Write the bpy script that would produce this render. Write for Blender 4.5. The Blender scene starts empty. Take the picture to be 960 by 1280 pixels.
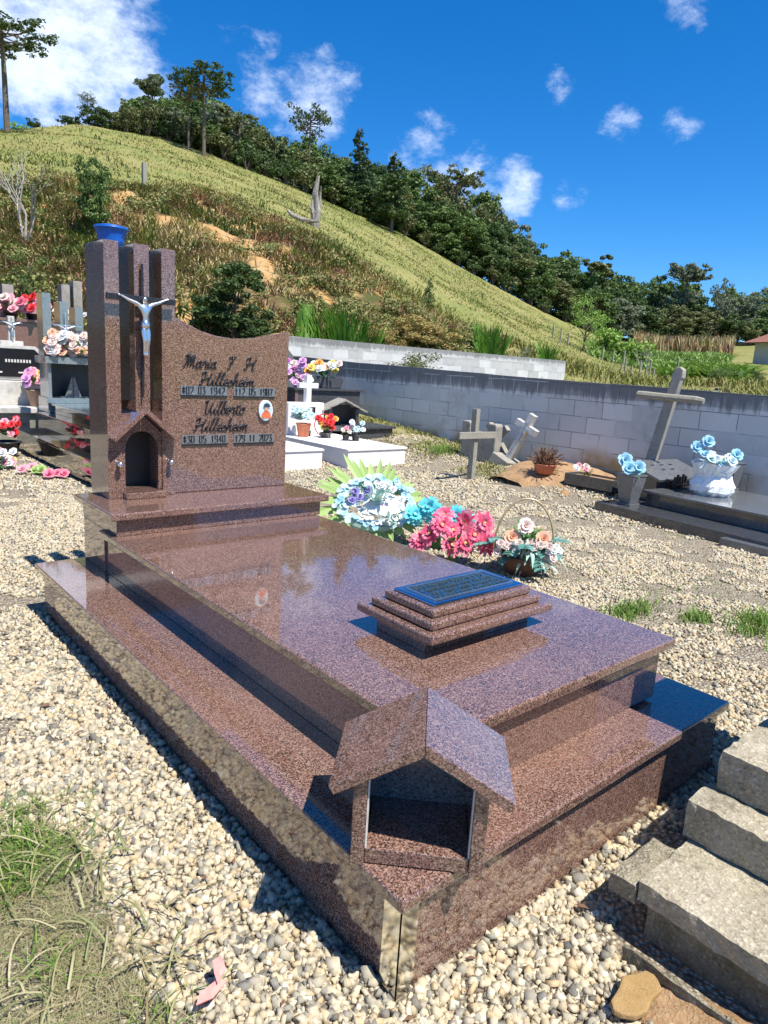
import bpy, bmesh, math, random
import numpy as np
from mathutils import Vector, Matrix, Euler

R = math.radians
PI = math.pi
random.seed(7)
rng = np.random.default_rng(7)

scene = bpy.context.scene
COL = scene.collection

# ------------------------------------------------------------------ camera
EYE = Vector((-0.802, -0.798, 1.25))
YAW, PITCH, ROLL = R(41.066), R(-11.88), R(3.487)
cam_data = bpy.data.cameras.new("camera")
cam = bpy.data.objects.new("camera", cam_data)
COL.objects.link(cam)
fwd = Vector((math.sin(YAW) * math.cos(PITCH), math.cos(YAW) * math.cos(PITCH), math.sin(PITCH)))
rgt = Vector((math.cos(YAW), -math.sin(YAW), 0))
upv = rgt.cross(fwd)
r2 = rgt * math.cos(ROLL) + upv * math.sin(ROLL)
u2 = -rgt * math.sin(ROLL) + upv * math.cos(ROLL)
M = Matrix((r2, u2, -fwd)).transposed().to_4x4()
M.translation = EYE
cam.matrix_world = M
cam_data.sensor_fit = 'VERTICAL'
cam_data.sensor_height = 36.0
cam_data.sensor_width = 27.0
cam_data.lens = 858.881 / 1280.0 * 36.0
cam_data.clip_start = 0.05
cam_data.clip_end = 6000
scene.camera = cam

# ------------------------------------------------------------------ light
SUN_EL = R(62)
SUN_AZ = math.atan2(0.14, -0.99)
SUN_DIR = Vector((math.sin(SUN_AZ) * math.cos(SUN_EL), math.cos(SUN_AZ) * math.cos(SUN_EL), math.sin(SUN_EL)))
sd = bpy.data.lights.new("sun", 'SUN')
sd.energy = 4.9
sd.angle = R(0.53)
sd.color = (1.0, 0.95, 0.86)
sun = bpy.data.objects.new("sun", sd)
COL.objects.link(sun)
sun.rotation_euler = SUN_DIR.to_track_quat('Z', 'Y').to_euler()

scene.view_settings.view_transform = 'Standard'
scene.view_settings.look = 'None'
scene.view_settings.exposure = 0.68
scene.view_settings.gamma = 1.0
scene.view_settings.use_curve_mapping = False

world = bpy.data.worlds.new("World")
scene.world = world
world.use_nodes = True
wn = world.node_tree
for n in list(wn.nodes):
    wn.nodes.remove(n)


def build_world():
    N = wn.nodes; L = wn.links
    out = N.new('ShaderNodeOutputWorld')
    bg = N.new('ShaderNodeBackground'); bg.inputs['Strength'].default_value = 0.088
    sky = N.new('ShaderNodeTexSky'); sky.sky_type = 'NISHITA'; sky.sun_disc = False
    sky.sun_elevation = SUN_EL; sky.sun_rotation = SUN_AZ
    sky.altitude = 900; sky.air_density = 1.0; sky.dust_density = 0.15; sky.ozone_density = 3.5
    hs = N.new('ShaderNodeHueSaturation'); hs.inputs['Saturation'].default_value = 1.22
    hs.inputs['Value'].default_value = 1.05
    tint = N.new('ShaderNodeMixRGB'); tint.blend_type = 'MULTIPLY'; tint.inputs[0].default_value = 1
    tint.inputs[2].default_value = (.80, .99, 1.22, 1)
    L.new(sky.outputs[0], tint.inputs[1]); L.new(tint.outputs[0], hs.inputs['Color'])
    tc = N.new('ShaderNodeTexCoord')
    # clouds: soft lobes in given directions, broken up with noise
    lobes = [((0.277, 0.902, 0.331), 8.5, 1.25), ((0.238, 0.908, 0.350), 7.5, 1.2), ((0.328, 0.895, 0.293), 6.5, 1.1),
             ((0.17, 0.93, 0.36), 6.0, 1.0), ((0.225, 0.932, 0.250), 4.5, .7),
             ((0.523, 0.791, 0.313), 4.6, .84), ((0.545, 0.772, 0.345), 3.4, .68), ((0.487, 0.813, 0.300), 4.2, .8),
             ((0.650, 0.705, 0.259), 4.6, .88), ((0.702, 0.671, 0.238), 4.2, .84), ((0.736, 0.639, 0.234), 3.4, .9),
             ((0.742, 0.576, 0.344), 2.0, .78), ((0.786, 0.574, 0.231), 2.2, .62), ((0.834, 0.464, 0.299), 2.5, .70),
             ((0.798, 0.522, 0.301), 2.4, .55), ((0.793, 0.452, 0.409), 2.4, .68), ((0.453, 0.813, 0.365), 3.2, .6),
             ((-0.5, 0.6, 0.5), 22, 1.1), ((0.3, -0.8, 0.45), 24, 1.1), ((-0.8, -0.3, 0.3), 20, 1.2), ((0.9, -0.3, .25), 16, 1.1)]  # wide lobes out of view, added for what the granite reflects
    nz = N.new('ShaderNodeTexNoise'); nz.inputs['Scale'].default_value = 9.0
    nz.inputs['Detail'].default_value = 8; nz.inputs['Roughness'].default_value = .62
    mp = N.new('ShaderNodeMapping'); mp.inputs['Scale'].default_value = (1, 1, 1.7)
    L.new(tc.outputs['Generated'], mp.inputs[0]); L.new(mp.outputs[0], nz.inputs['Vector'])
    prev = None
    for d, ang, amt in lobes:
        v = Vector(d).normalized()
        dt = N.new('ShaderNodeVectorMath'); dt.operation = 'DOT_PRODUCT'
        L.new(tc.outputs['Generated'], dt.inputs[0]); dt.inputs[1].default_value = v
        mr = N.new('ShaderNodeMapRange'); mr.interpolation_type = 'SMOOTHSTEP'
        mr.inputs['From Min'].default_value = math.cos(R(ang)); mr.inputs['From Max'].default_value = math.cos(R(ang * .12))
        mr.inputs['To Max'].default_value = amt
        L.new(dt.outputs['Value'], mr.inputs['Value'])
        if prev is None:
            prev = mr.outputs[0]
        else:
            a = N.new('ShaderNodeMath'); a.operation = 'MAXIMUM'
            L.new(prev, a.inputs[0]); L.new(mr.outputs[0], a.inputs[1]); prev = a.outputs[0]
    nz2 = N.new('ShaderNodeTexNoise'); nz2.inputs['Scale'].default_value = 22.0
    nz2.inputs['Detail'].default_value = 9; nz2.inputs['Roughness'].default_value = .68; nz2.inputs['Distortion'].default_value = .15
    L.new(mp.outputs[0], nz2.inputs['Vector'])
    av = N.new('ShaderNodeMath'); av.operation = 'MULTIPLY_ADD'; av.inputs[1].default_value = .55; L.new(nz2.outputs['Fac'], av.inputs[0])
    h1 = N.new('ShaderNodeMath'); h1.operation = 'MULTIPLY'; h1.inputs[1].default_value = .45; L.new(nz.outputs['Fac'], h1.inputs[0])
    L.new(h1.outputs[0], av.inputs[2])
    m1 = N.new('ShaderNodeMath'); m1.operation = 'MULTIPLY_ADD'; m1.inputs[1].default_value = 3.0; m1.inputs[2].default_value = -2.02
    L.new(av.outputs[0], m1.inputs[0])
    m2 = N.new('ShaderNodeMath'); m2.operation = 'ADD'
    L.new(prev, m2.inputs[0]); L.new(m1.outputs[0], m2.inputs[1])
    mr = N.new('ShaderNodeMapRange'); mr.interpolation_type = 'SMOOTHSTEP'
    mr.inputs['From Min'].default_value = 0.0; mr.inputs['From Max'].default_value = 1.0; mr.inputs['To Max'].default_value = .85
    L.new(m2.outputs[0], mr.inputs['Value'])
    mixr = N.new('ShaderNodeMixRGB'); L.new(mr.outputs[0], mixr.inputs['Fac'])
    L.new(hs.outputs[0], mixr.inputs[1]); mixr.inputs[2].default_value = (8.2, 9.0, 10.4, 1)
    L.new(mixr.outputs[0], bg.inputs['Color']); L.new(bg.outputs[0], out.inputs['Surface'])


build_world()

# ------------------------------------------------------------------ node helpers
def lin(h):
    h = h.lstrip('#')
    r = []
    for i in (0, 2, 4):
        c = int(h[i:i + 2], 16) / 255
        r.append(c / 12.92 if c <= .04045 else ((c + .055) / 1.055) ** 2.4)
    return tuple(r) + (1,)


class NT:
    def __init__(s, name):
        s.m = bpy.data.materials.new(name); s.m.use_nodes = True
        s.t = s.m.node_tree; s.b = s.t.nodes['Principled BSDF']
        s.tc = None

    def n(s, typ, **kw):
        nd = s.t.nodes.new(typ)
        for k, v in kw.items():
            if k in nd.inputs.keys():
                nd.inputs[k].default_value = v
            else:
                setattr(nd, k, v)
        return nd

    def l(s, a, b): s.t.links.new(a, b)

    def coord(s, kind='Object'):
        if s.tc is None: s.tc = s.n('ShaderNodeTexCoord')
        return s.tc.outputs[kind]

    def noise(s, scale, detail=4, rough=.55, vec=None, dist=0.0):
        nd = s.n('ShaderNodeTexNoise', Scale=scale, Detail=detail, Roughness=rough, Distortion=dist)
        s.l(vec or s.coord(), nd.inputs['Vector']); return nd.outputs['Fac']

    def voro(s, scale, out='Color', feature='F1', vec=None, rnd=1.0):
        nd = s.n('ShaderNodeTexVoronoi', Scale=scale, feature=feature, Randomness=rnd)
        s.l(vec or s.coord(), nd.inputs['Vector']); return nd.outputs[out]

    def ramp(s, fac, stops, interp='LINEAR'):
        nd = s.n('ShaderNodeValToRGB'); cr = nd.color_ramp; cr.interpolation = interp
        while len(cr.elements) < len(stops): cr.elements.new(.5)
        for e, (p, c) in zip(cr.elements, stops):
            e.position = p; e.color = c if len(c) == 4 else tuple(c) + (1,)
        s.l(fac, nd.inputs['Fac']); return nd.outputs['Color']

    def mix(s, fac, a, b, mode='MIX'):
        nd = s.n('ShaderNodeMixRGB', blend_type=mode)
        for i, v in ((0, fac), (1, a), (2, b)):
            if hasattr(v, 'links') or isinstance(v, bpy.types.NodeSocket): s.l(v, nd.inputs[i])
            elif i == 0: nd.inputs[0].default_value = v
            else: nd.inputs[i].default_value = v if len(v) == 4 else tuple(v) + (1,)
        return nd.outputs[0]

    def math(s, op, a, b=0.0, c=0.0):
        nd = s.n('ShaderNodeMath', operation=op)
        for i, v in enumerate((a, b, c)):
            if isinstance(v, bpy.types.NodeSocket): s.l(v, nd.inputs[i])
            else: nd.inputs[i].default_value = v
        return nd.outputs[0]

    def mr(s, v, a, b, c=0.0, d=1.0, smooth=True):
        nd = s.n('ShaderNodeMapRange'); nd.interpolation_type = 'SMOOTHSTEP' if smooth else 'LINEAR'
        s.l(v, nd.inputs['Value'])
        for k, x in zip(('From Min', 'From Max', 'To Min', 'To Max'), (a, b, c, d)): nd.inputs[k].default_value = x
        return nd.outputs[0]

    def bump(s, h, strength=.3, dist=.01):
        nd = s.n('ShaderNodeBump', Strength=strength, Distance=dist)
        s.l(h, nd.inputs['Height']); s.l(nd.outputs[0], s.b.inputs['Normal'])

    def island(s):
        return s.n('ShaderNodeNewGeometry').outputs['Random Per Island']

    def set(s, color=None, rough=None, **kw):
        if color is not None:
            if isinstance(color, bpy.types.NodeSocket): s.l(color, s.b.inputs['Base Color'])
            else: s.b.inputs['Base Color'].default_value = color if len(color) == 4 else tuple(color) + (1,)
        if rough is not None:
            if isinstance(rough, bpy.types.NodeSocket): s.l(rough, s.b.inputs['Roughness'])
            else: s.b.inputs['Roughness'].default_value = rough
        for k, v in kw.items():
            s.b.inputs[k].default_value = v
        return s.m


MAT = {}

def granite(name, base, dark, light, scale=230, rough=.05, darkamt=.3, lightamt=.16, polish=.5):
    t = NT(name)
    w = t.noise(scale * .35, 2)
    v = t.n('ShaderNodeTexVoronoi', Scale=scale)
    add = t.n('ShaderNodeVectorMath', operation='MULTIPLY_ADD')
    t.l(t.coord(), v.inputs['Vector'])
    sep = t.n('ShaderNodeSeparateColor'); t.l(v.outputs['Color'], sep.inputs[0])
    sp = t.ramp(sep.outputs[0], [(0, dark), (darkamt * .6, dark), (darkamt, base), (1 - lightamt, base), (1, light)], 'LINEAR')
    fine = t.noise(scale * 2.2, 2)
    c = t.mix(t.mr(fine, .3, .7, 0, .35), sp, tuple(x * .5 for x in base[:3]) + (1,))
    big = t.noise(3.2, 4)
    c = t.mix(t.mr(big, .3, .7, .0, .22), c, tuple(x * 1.4 for x in base[:3]) + (1,))
    # a faint film of dust on the polish
    dn = t.noise(14, 6, .7)
    r = t.mr(dn, .35, .8, rough, rough + .10)
    t.bump(t.noise(1.8, 2), .05, .004)
    return t.set(c, r, **{'Coat Weight': polish * 1.9, 'Coat Roughness': rough * .6, 'IOR': 1.5})


MAT['brown_granite'] = granite('brown_granite', (.210, .112, .084, 1), (.018, .013, .012, 1), (.43, .315, .255, 1), scale=350, darkamt=.42, lightamt=.32)
MAT['rough_granite'] = granite('cut_granite_edge', (.26, .135, .10, 1), (.03, .02, .018, 1), (.45, .33, .28, 1), rough=.45, polish=0)
MAT['black_granite'] = granite('black_granite', (.022, .024, .026, 1), (.006, .006, .007, 1), (.07, .075, .08, 1), scale=300)
MAT['grey_granite'] = granite('grey_granite', (.15, .155, .16, 1), (.03, .03, .033, 1), (.32, .33, .34, 1), scale=260, rough=.14, polish=.3)
MAT['dark_grey_granite'] = granite('dark_grey_granite', (.07, .072, .078, 1), (.015, .015, .016, 1), (.2, .2, .21, 1), scale=240, rough=.12, polish=.3)
MAT['blue_grey_granite'] = granite('blue_grey_granite', (.19, .23, .24, 1), (.07, .09, .1, 1), (.34, .38, .39, 1), scale=260, rough=.15)
MAT['pink_granite'] = granite('pink_brown_granite', (.21, .11, .09, 1), (.05, .03, .028, 1), (.33, .22, .19, 1), scale=200, rough=.15)


def simple(name, color, rough=.6, noise_amt=.15, scale=20, metallic=0, bump=0.0, **kw):
    t = NT(name)
    n = t.noise(scale, 5)
    c = t.mix(t.mr(n, .25, .75, 0, 1), tuple(x * (1 - noise_amt) for x in color[:3]), tuple(min(1, x * (1 + noise_amt)) for x in color[:3]))
    if bump: t.bump(n, bump, .01)
    kw['Metallic'] = metallic
    return t.set(c, rough, **kw)


def islandmat(name, cols, rough=.6, trans=0.0, spec=.3):
    """colour differs from leaf to leaf / stone to stone"""
    t = NT(name)
    k = len(cols)
    c = t.ramp(t.island(), [(i / max(1, k - 1), col) for i, col in enumerate(cols)])
    m = t.set(c, rough, **{'Specular IOR Level': spec})
    if trans > 0:
        tr = t.n('ShaderNodeBsdfTranslucent'); t.l(c, tr.inputs[0])
        mx = t.n('ShaderNodeMixShader'); mx.inputs[0].default_value = trans
        t.l(t.b.outputs[0], mx.inputs[1]); t.l(tr.outputs[0], mx.inputs[2])
        t.l(mx.outputs[0], t.t.nodes['Material Output'].inputs['Surface'])
    return m


def concrete(name, base, dark, light, scale=1.0, stain=.5, bump=.5, pebbly=0.0):
    t = NT(name)
    a = t.noise(6 * scale, 8, .65); b = t.noise(70 * scale, 6, .6)
    c = t.mix(t.mr(a, .3, .7), dark, base)
    c = t.mix(t.mr(b, .45, .75, 0, .6), c, light)
    st = t.noise(2.2 * scale, 6, .7)
    c = t.mix(t.mr(st, .52, .7, 0, stain), c, tuple(x * .35 for x in dark[:3]))
    h = b
    if pebbly:
        v = t.voro(170, 'Color'); sep = t.n('ShaderNodeSeparateColor'); t.l(v, sep.inputs[0])
        c2 = t.ramp(sep.outputs[0], [(0, tuple(x * .25 for x in dark[:3])), (.22, base), (.75, base), (1, tuple(min(1, x * 1.6) for x in light[:3]))])
        c = t.mix(pebbly, c, c2)
        h = t.math('ADD', b, t.math('MULTIPLY', t.voro(170, 'Distance'), .4))
    t.bump(h, bump, .01)
    c = t.mix(t.mr(t.noise(9 * scale, 8, .75), .56, .68, 0, .55), c, tuple(x * .45 for x in dark[:3]))
    c = t.mix(t.mr(t.noise(1.3 * scale, 5), .5, .7, 0, .4), c, (dark[0] * .8, dark[1] * .85, dark[2] * .5))
    return t.set(c, .92)


MAT['concrete'] = concrete('weathered_concrete', (.36, .33, .28), (.22, .21, .18), (.48, .45, .40))
MAT['old_concrete'] = concrete('mossy_old_concrete', (.40, .35, .26), (.22, .19, .12), (.52, .47, .36), 2.0, .6, .45, .32)
MAT['ledge_concrete'] = concrete('yellowed_concrete', (.33, .29, .2), (.17, .14, .09), (.48, .44, .34), 2.0, .6, .9, .3)
MAT['white_paint'] = simple('white_painted_render', (.78, .76, .74), .6, .06, 8, bump=.08)
MAT['pale_paint'] = concrete('pale_painted_render', (.62, .60, .56), (.45, .43, .39), (.7, .68, .64), 1.5, .3, .3)
MAT['steel'] = simple('polished_steel', (.72, .71, .66), .10, .05, 30, metallic=1.0)
MAT['silver'] = simple('silver_metal', (.75, .76, .78), .28, .1, 60, metallic=1.0)
MAT['dark_metal'] = simple('dark_bronze_letters', (.045, .045, .05), .35, .3, 90, metallic=.6)
MAT['grey_metal'] = simple('grey_metal_bar', (.42, .43, .44), .35, .25, 200, metallic=.9)
MAT['porcelain'] = simple('white_porcelain', (.82, .86, .86), .15, .04, 10)
MAT['plaque_steel'] = simple('sky_tinted_steel_plaque', (.30, .42, .56), .12, .08, 10, metallic=1.0)  # blue of the mirrored sky is put into the steel colour
MAT['gold_metal'] = simple('worn_gold_relief', (.55, .5, .36), .3, .3, 120, metallic=1.0)
MAT['skin_print'] = simple('printed_skin', (.62, .33, .22), .4)
MAT['orange_print'] = simple('printed_orange_shirt', (.75, .16, .06), .4)
MAT['navy_print'] = simple('printed_navy_cap', (.03, .05, .10), .4)
MAT['grout'] = simple('pale_grout', (.62, .60, .56), .8, .15, 60)
MAT['dark_niche'] = simple('dark_niche_lining', (.035, .033, .034), .5)
MAT['black_plate'] = simple('black_plate', (.015, .016, .018), .25)
MAT['gold_paint'] = simple('pale_lettering', (.62, .60, .54), .5)
MAT['terracotta'] = simple('terracotta', (.50, .17, .09), .7, .2, 30)
MAT['brown_pot'] = simple('brown_ceramic', (.33, .22, .16), .6, .2, 30)
MAT['black_plastic'] = simple('black_plastic', (.02, .02, .022), .4)
MAT['gold_wire'] = simple('gold_basket_hoop', (.62, .47, .28), .35, .2, 40, metallic=.5)
MAT['blue_plastic'] = simple('blue_plastic_tank', (.012, .14, .62), .35, .15, 3)
MAT['pink_plastic'] = simple('faded_pink_plastic', (.75, .28, .24), .5, .15, 60)
MAT['card'] = simple('white_satin_ribbon', (.86, .84, .86), .35, .05, 60)
MAT['film'] = simple('white_plastic_film', (.80, .84, .86), .3, .1, 40, bump=.6)
MAT['rooftile'] = simple('clay_roof', (.25, .10, .07), .8, .3, 8)
MAT['housewall'] = simple('grey_house_wall', (.5, .5, .5), .8, .1, 4)
MAT['soil'] = concrete('red_soil', (.40, .25, .13), (.30, .17, .08), (.50, .38, .24), 2, .3, .9)
MAT['sandstone'] = concrete('flat_ochre_stone', (.42, .27, .11), (.33, .2, .08), (.5, .36, .19), 5, .15, .5)
MAT['dry_stem'] = simple('dry_brown_stem', (.16, .085, .05), .9, .3, 60)
MAT['bark'] = simple('grey_bark', (.13, .105, .08), .95, .35, 9, bump=.6)
MAT['pale_bark'] = simple('pale_bare_bark', (.36, .33, .29), .9, .25, 9, bump=.4)
MAT['dead_wood'] = concrete('bleached_dead_wood', (.38, .35, .31), (.12, .10, .09), (.55, .51, .46), 1.2, .6, .8)

# timber
def wood():
    t = NT('weathered_timber')
    mp = t.n('ShaderNodeMapping'); mp.inputs['Scale'].default_value = (9, 9, 1.2); t.l(t.coord(), mp.inputs[0])
    a = t.noise(14, 6, .7, mp.outputs[0])
    c = t.ramp(a, [(.25, (.13, .115, .085)), (.5, (.30, .285, .23)), (.8, (.42, .40, .33))])
    t.bump(a, .6, .01)
    return t.set(c, .9)
MAT['timber'] = wood()

# concrete block wall: courses of large blocks with joints, dark weathering under the top
def blockwall(name, top, white=False):
    t = NT(name)
    sx = t.n('ShaderNodeSeparateXYZ'); t.l(t.coord(), sx.inputs[0])
    cx = t.n('ShaderNodeCombineXYZ')
    t.l(t.math('ADD', sx.outputs[1], sx.outputs[0]), cx.inputs[0]); t.l(sx.outputs[2], cx.inputs[1])
    # wobble
    nz = t.n('ShaderNodeTexNoise', Scale=3.0, Detail=3); t.l(t.coord(), nz.inputs['Vector'])
    wv = t.n('ShaderNodeVectorMath', operation='SCALE'); t.l(nz.outputs['Color'], wv.inputs[0]); wv.inputs['Scale'].default_value = .018
    ad = t.n('ShaderNodeVectorMath', operation='ADD'); t.l(cx.outputs[0], ad.inputs[0]); t.l(wv.outputs[0], ad.inputs[1])
    br = t.n('ShaderNodeTexBrick', Scale=1.0); br.offset = .5
    br.inputs['Brick Width'].default_value = .40; br.inputs['Row Height'].default_value = .20
    br.inputs['Mortar Size'].default_value = .0055 if not white else .004; br.inputs['Mortar Smooth'].default_value = .4
    br.inputs['Color1'].default_value = (0.25, 0.25, 0.25, 1); br.inputs['Color2'].default_value = (.75, .75, .75, 1)
    br.inputs['Mortar'].default_value = (.5, .5, .5, 1)
    t.l(ad.outputs[0], br.inputs['Vector'])
    if white: base, lo, hi = (.56, .56, .54), (.40, .40, .385), (.68, .68, .66)
    else: base, lo, hi = (.68, .67, .64), (.56, .55, .53), (.77, .76, .73)
    c = t.mix(t.mr(br.outputs['Color'], .2, .8), lo, hi)
    c = t.mix(t.mr(t.noise(7, 8, .65), .3, .7, 0, .6), c, base)
    c = t.mix(t.mr(t.noise(60, 4, .6), .5, .8, 0, .3), c, tuple(x * .6 for x in base))
    # rain staining running down from the top edge
    mp = t.n('ShaderNodeMapping'); mp.inputs['Scale'].default_value = (5, 5, .55); t.l(t.coord(), mp.inputs[0])
    streak = t.noise(2.6, 7, .72, mp.outputs[0])
    depth = t.math('SUBTRACT', top, sx.outputs[2])
    lim = t.mr(depth, 0.0, .5 if not white else .25, .62, 0.0)
    msk = t.mr(t.math('ADD', streak, lim), .82, 1.06, 0, .85 if not white else .7)
    c = t.mix(t.mr(t.noise(1.6, 8, .7), .55, .68, 0, .5), c, tuple(x * .5 for x in base))
    c = t.mix(msk, c, (.13, .13, .13))
    cap = t.mr(depth, .19, .205, .62 if not white else .15, 0)
    cap = t.math('MULTIPLY', cap, t.mr(t.noise(9, 6, .7), .3, .6, .4, 1))
    c = t.mix(cap, c, (.19, .19, .19))
    if not white:   # soil splash near the foot
        c = t.mix(t.math('MULTIPLY', t.mr(sx.outputs[2], .30, .5, 1, 0), t.mr(t.noise(1.1, 4), .42, .6)), c, (.42, .31, .16))
    pale = t.math('MULTIPLY', br.outputs['Fac'], t.mr(t.noise(2.0, 3), .45, .55))
    c = t.mix(t.math('MULTIPLY', br.outputs['Fac'], .75), c, (.14, .14, .14))
    c = t.mix(t.math('MULTIPLY', pale, .9), c, (.62, .63, .63))
    t.bump(t.math('SUBTRACT', t.math('MULTIPLY', t.noise(60, 4), .3), br.outputs['Fac']), .5, .008)
    return t.set(c, .93)

# ------------------------------------------------------------------ scene helpers
ORG = {}

def tag(o, label=None, cat=None, group=None, kind=None):
    if label: o['label'] = label
    if cat: o['category'] = cat
    if group: o['group'] = group
    if kind: o['kind'] = kind
    return o


def thing(name, label, cat, loc=(0, 0, 0), rz=0.0, group=None, world_coords=False):
    o = bpy.data.objects.new(name, None); COL.objects.link(o)
    o.empty_display_size = .1
    o.location = loc; o.rotation_euler = (0, 0, rz)
    ORG[o.name] = Vector(loc) if world_coords else Vector((0, 0, 0))
    return tag(o, label, cat, group)


def link_mesh(name, me, mats, parent=None, smooth=False):
    o = bpy.data.objects.new(name, me); COL.objects.link(o)
    if not isinstance(mats, (list, tuple)): mats = [mats]
    for m in mats: me.materials.append(MAT[m] if isinstance(m, str) else m)
    if smooth: me.shade_smooth()
    if parent is not None:
        o.parent = parent
        off = ORG.get(parent.name, Vector((0, 0, 0)))
        ORG[o.name] = off
        if off.length > 0: me.transform(Matrix.Translation(-off))
    return o


def np_mesh(name, V, F, mats, parent=None, smooth=False, midx=None):
    """V (n,3) float, F (m,k) int with constant k"""
    me = bpy.data.meshes.new(name)
    V = np.asarray(V, np.float32); F = np.asarray(F, np.int32)
    k = F.shape[1]
    me.vertices.add(len(V)); me.vertices.foreach_set('co', V.ravel())
    me.loops.add(F.size); me.loops.foreach_set('vertex_index', F.ravel())
    me.polygons.add(len(F)); me.polygons.foreach_set('loop_start', np.arange(len(F), dtype=np.int32) * k)
    if midx is not None: me.polygons.foreach_set('material_index', np.asarray(midx, np.int32))
    me.update(calc_edges=True)
    return link_mesh(name, me, mats, parent, smooth)


class MB:
    def __init__(s): s.bm = bmesh.new(); s.mi = 0

    def _face(s, vs):
        try:
            f = s.bm.faces.new(vs); f.material_index = s.mi; return f
        except ValueError: return None

    def mark(s, before):
        for f in s.bm.faces:
            if f not in before: f.material_index = s.mi

    def box(s, x0, x1, y0, y1, z0, z1, mat=None):
        P = [(x, y, z) for z in (z0, z1) for y in (y0, y1) for x in (x0, x1)]
        v = [s.bm.verts.new(Vector(p) if mat is None else mat @ Vector(p)) for p in P]
        for q in ((0, 2, 3, 1), (4, 5, 7, 6), (0, 1, 5, 4), (2, 6, 7, 3), (0, 4, 6, 2), (1, 3, 7, 5)):
            s._face([v[i] for i in q])
        return s

    def frustum(s, cx, cy, z0, z1, a0, b0, a1, b1, cap=True):
        v = [s.bm.verts.new((cx + sx * a, cy + sy * b, z)) for z, a, b in ((z0, a0, b0), (z1, a1, b1)) for sx, sy in ((-1, -1), (1, -1), (1, 1), (-1, 1))]
        for q in ((3, 2, 1, 0), (4, 5, 6, 7)): s._face([v[i] for i in q])
        for i in range(4): s._face([v[i], v[(i + 1) % 4], v[4 + (i + 1) % 4], v[4 + i]])
        return s

    def prism(s, pts, y0, y1, axis='y'):
        """polygon in x,z extruded along y (or in x,y along z)"""
        f = (lambda a, b, h: (a, h, b)) if axis == 'y' else ((lambda a, b, h: (a, b, h)) if axis == 'z' else (lambda a, b, h: (h, a, b)))
        A = [s.bm.verts.new(f(a, b, y0)) for a, b in pts]; B = [s.bm.verts.new(f(a, b, y1)) for a, b in pts]
        n = len(pts)
        s._face(A); s._face(B[::-1])
        for i in range(n): s._face([A[i], B[i], B[(i + 1) % n], A[(i + 1) % n]])
        return s

    def tube(s, pts, rad, seg=8, caps=True):
        pts = [Vector(p) for p in pts]
        rads = rad if isinstance(rad, (list, tuple)) else [rad] * len(pts)
        rings = []
        ref = None
        for i, p in enumerate(pts):
            d = (pts[min(i + 1, len(pts) - 1)] - pts[max(i - 1, 0)])
            if d.length < 1e-9: d = Vector((0, 0, 1))
            d.normalize()
            if ref is None:
                ref = d.cross(Vector((0, 0, 1)))
                if ref.length < .05: ref = d.cross(Vector((1, 0, 0)))
            ref = (ref - d * ref.dot(d))
            if ref.length < 1e-6: ref = d.orthogonal()
            ref.normalize(); b = d.cross(ref)
            rings.append([s.bm.verts.new(p + (ref * math.cos(2 * PI * k / seg) + b * math.sin(2 * PI * k / seg)) * rads[i]) for k in range(seg)])
        for a, b in zip(rings[:-1], rings[1:]):
            for k in range(seg): s._face([a[k], a[(k + 1) % seg], b[(k + 1) % seg], b[k]])
        if caps: s._face(rings[0][::-1]); s._face(rings[-1])
        return s

    def lathe(s, prof, seg=20, c=(0, 0, 0)):
        rings = [[s.bm.verts.new((c[0] + r * math.cos(2 * PI * k / seg), c[1] + r * math.sin(2 * PI * k / seg), c[2] + z)) for k in range(seg)] for r, z in prof]
        for a, b in zip(rings[:-1], rings[1:]):
            for k in range(seg): s._face([a[k], a[(k + 1) % seg], b[(k + 1) % seg], b[k]])
        s._face(rings[0][::-1]); s._face(rings[-1])
        return s

    def blob(s, c, r, sub=2, jit=0.0, scale=(1, 1, 1), rs=random):
        g = bmesh.ops.create_icosphere(s.bm, subdivisions=sub, radius=1)
        for v in g['verts']:
            k = 1 + rs.uniform(-jit, jit)
            v.co = Vector((c[0] + v.co.x * r * scale[0] * k, c[1] + v.co.y * r * scale[1] * k, c[2] + v.co.z * r * scale[2] * k))
            for f in v.link_faces: f.material_index = s.mi
        return s

    def build(s, name, mats, parent=None, smooth=False, bevel=0.0, seg=2):
        if not smooth or True:
            bmesh.ops.recalc_face_normals(s.bm, faces=s.bm.faces)
        me = bpy.data.meshes.new(name); s.bm.to_mesh(me); s.bm.free()
        o = link_mesh(name, me, mats, parent, smooth)
        if bevel > 0:
            md = o.modifiers.new('bevel', 'BEVEL'); md.width = bevel; md.segments = seg; md.limit_method = 'ANGLE'; md.angle_limit = R(40)
            md.harden_normals = False
            if seg > 2:
                me.shade_smooth()
                try:
                    me.set_sharp_from_angle(angle=R(35))
                except Exception: pass
        return o


def bx(name, mats, parent, x0, x1, y0, y1, z0, z1, bevel=.003, seg=2):
    return MB().box(x0, x1, y0, y1, z0, z1).build(name, mats, parent, bevel=bevel, seg=seg)


def copy_tree(o, parent=None):
    c = o.copy(); COL.objects.link(c); c.parent = parent
    for ch in list(o.children): copy_tree(ch, c)
    return c


def sstep(x, a, b):
    t = np.clip((x - a) / (b - a), 0, 1); return t * t * (3 - 2 * t)


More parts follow.
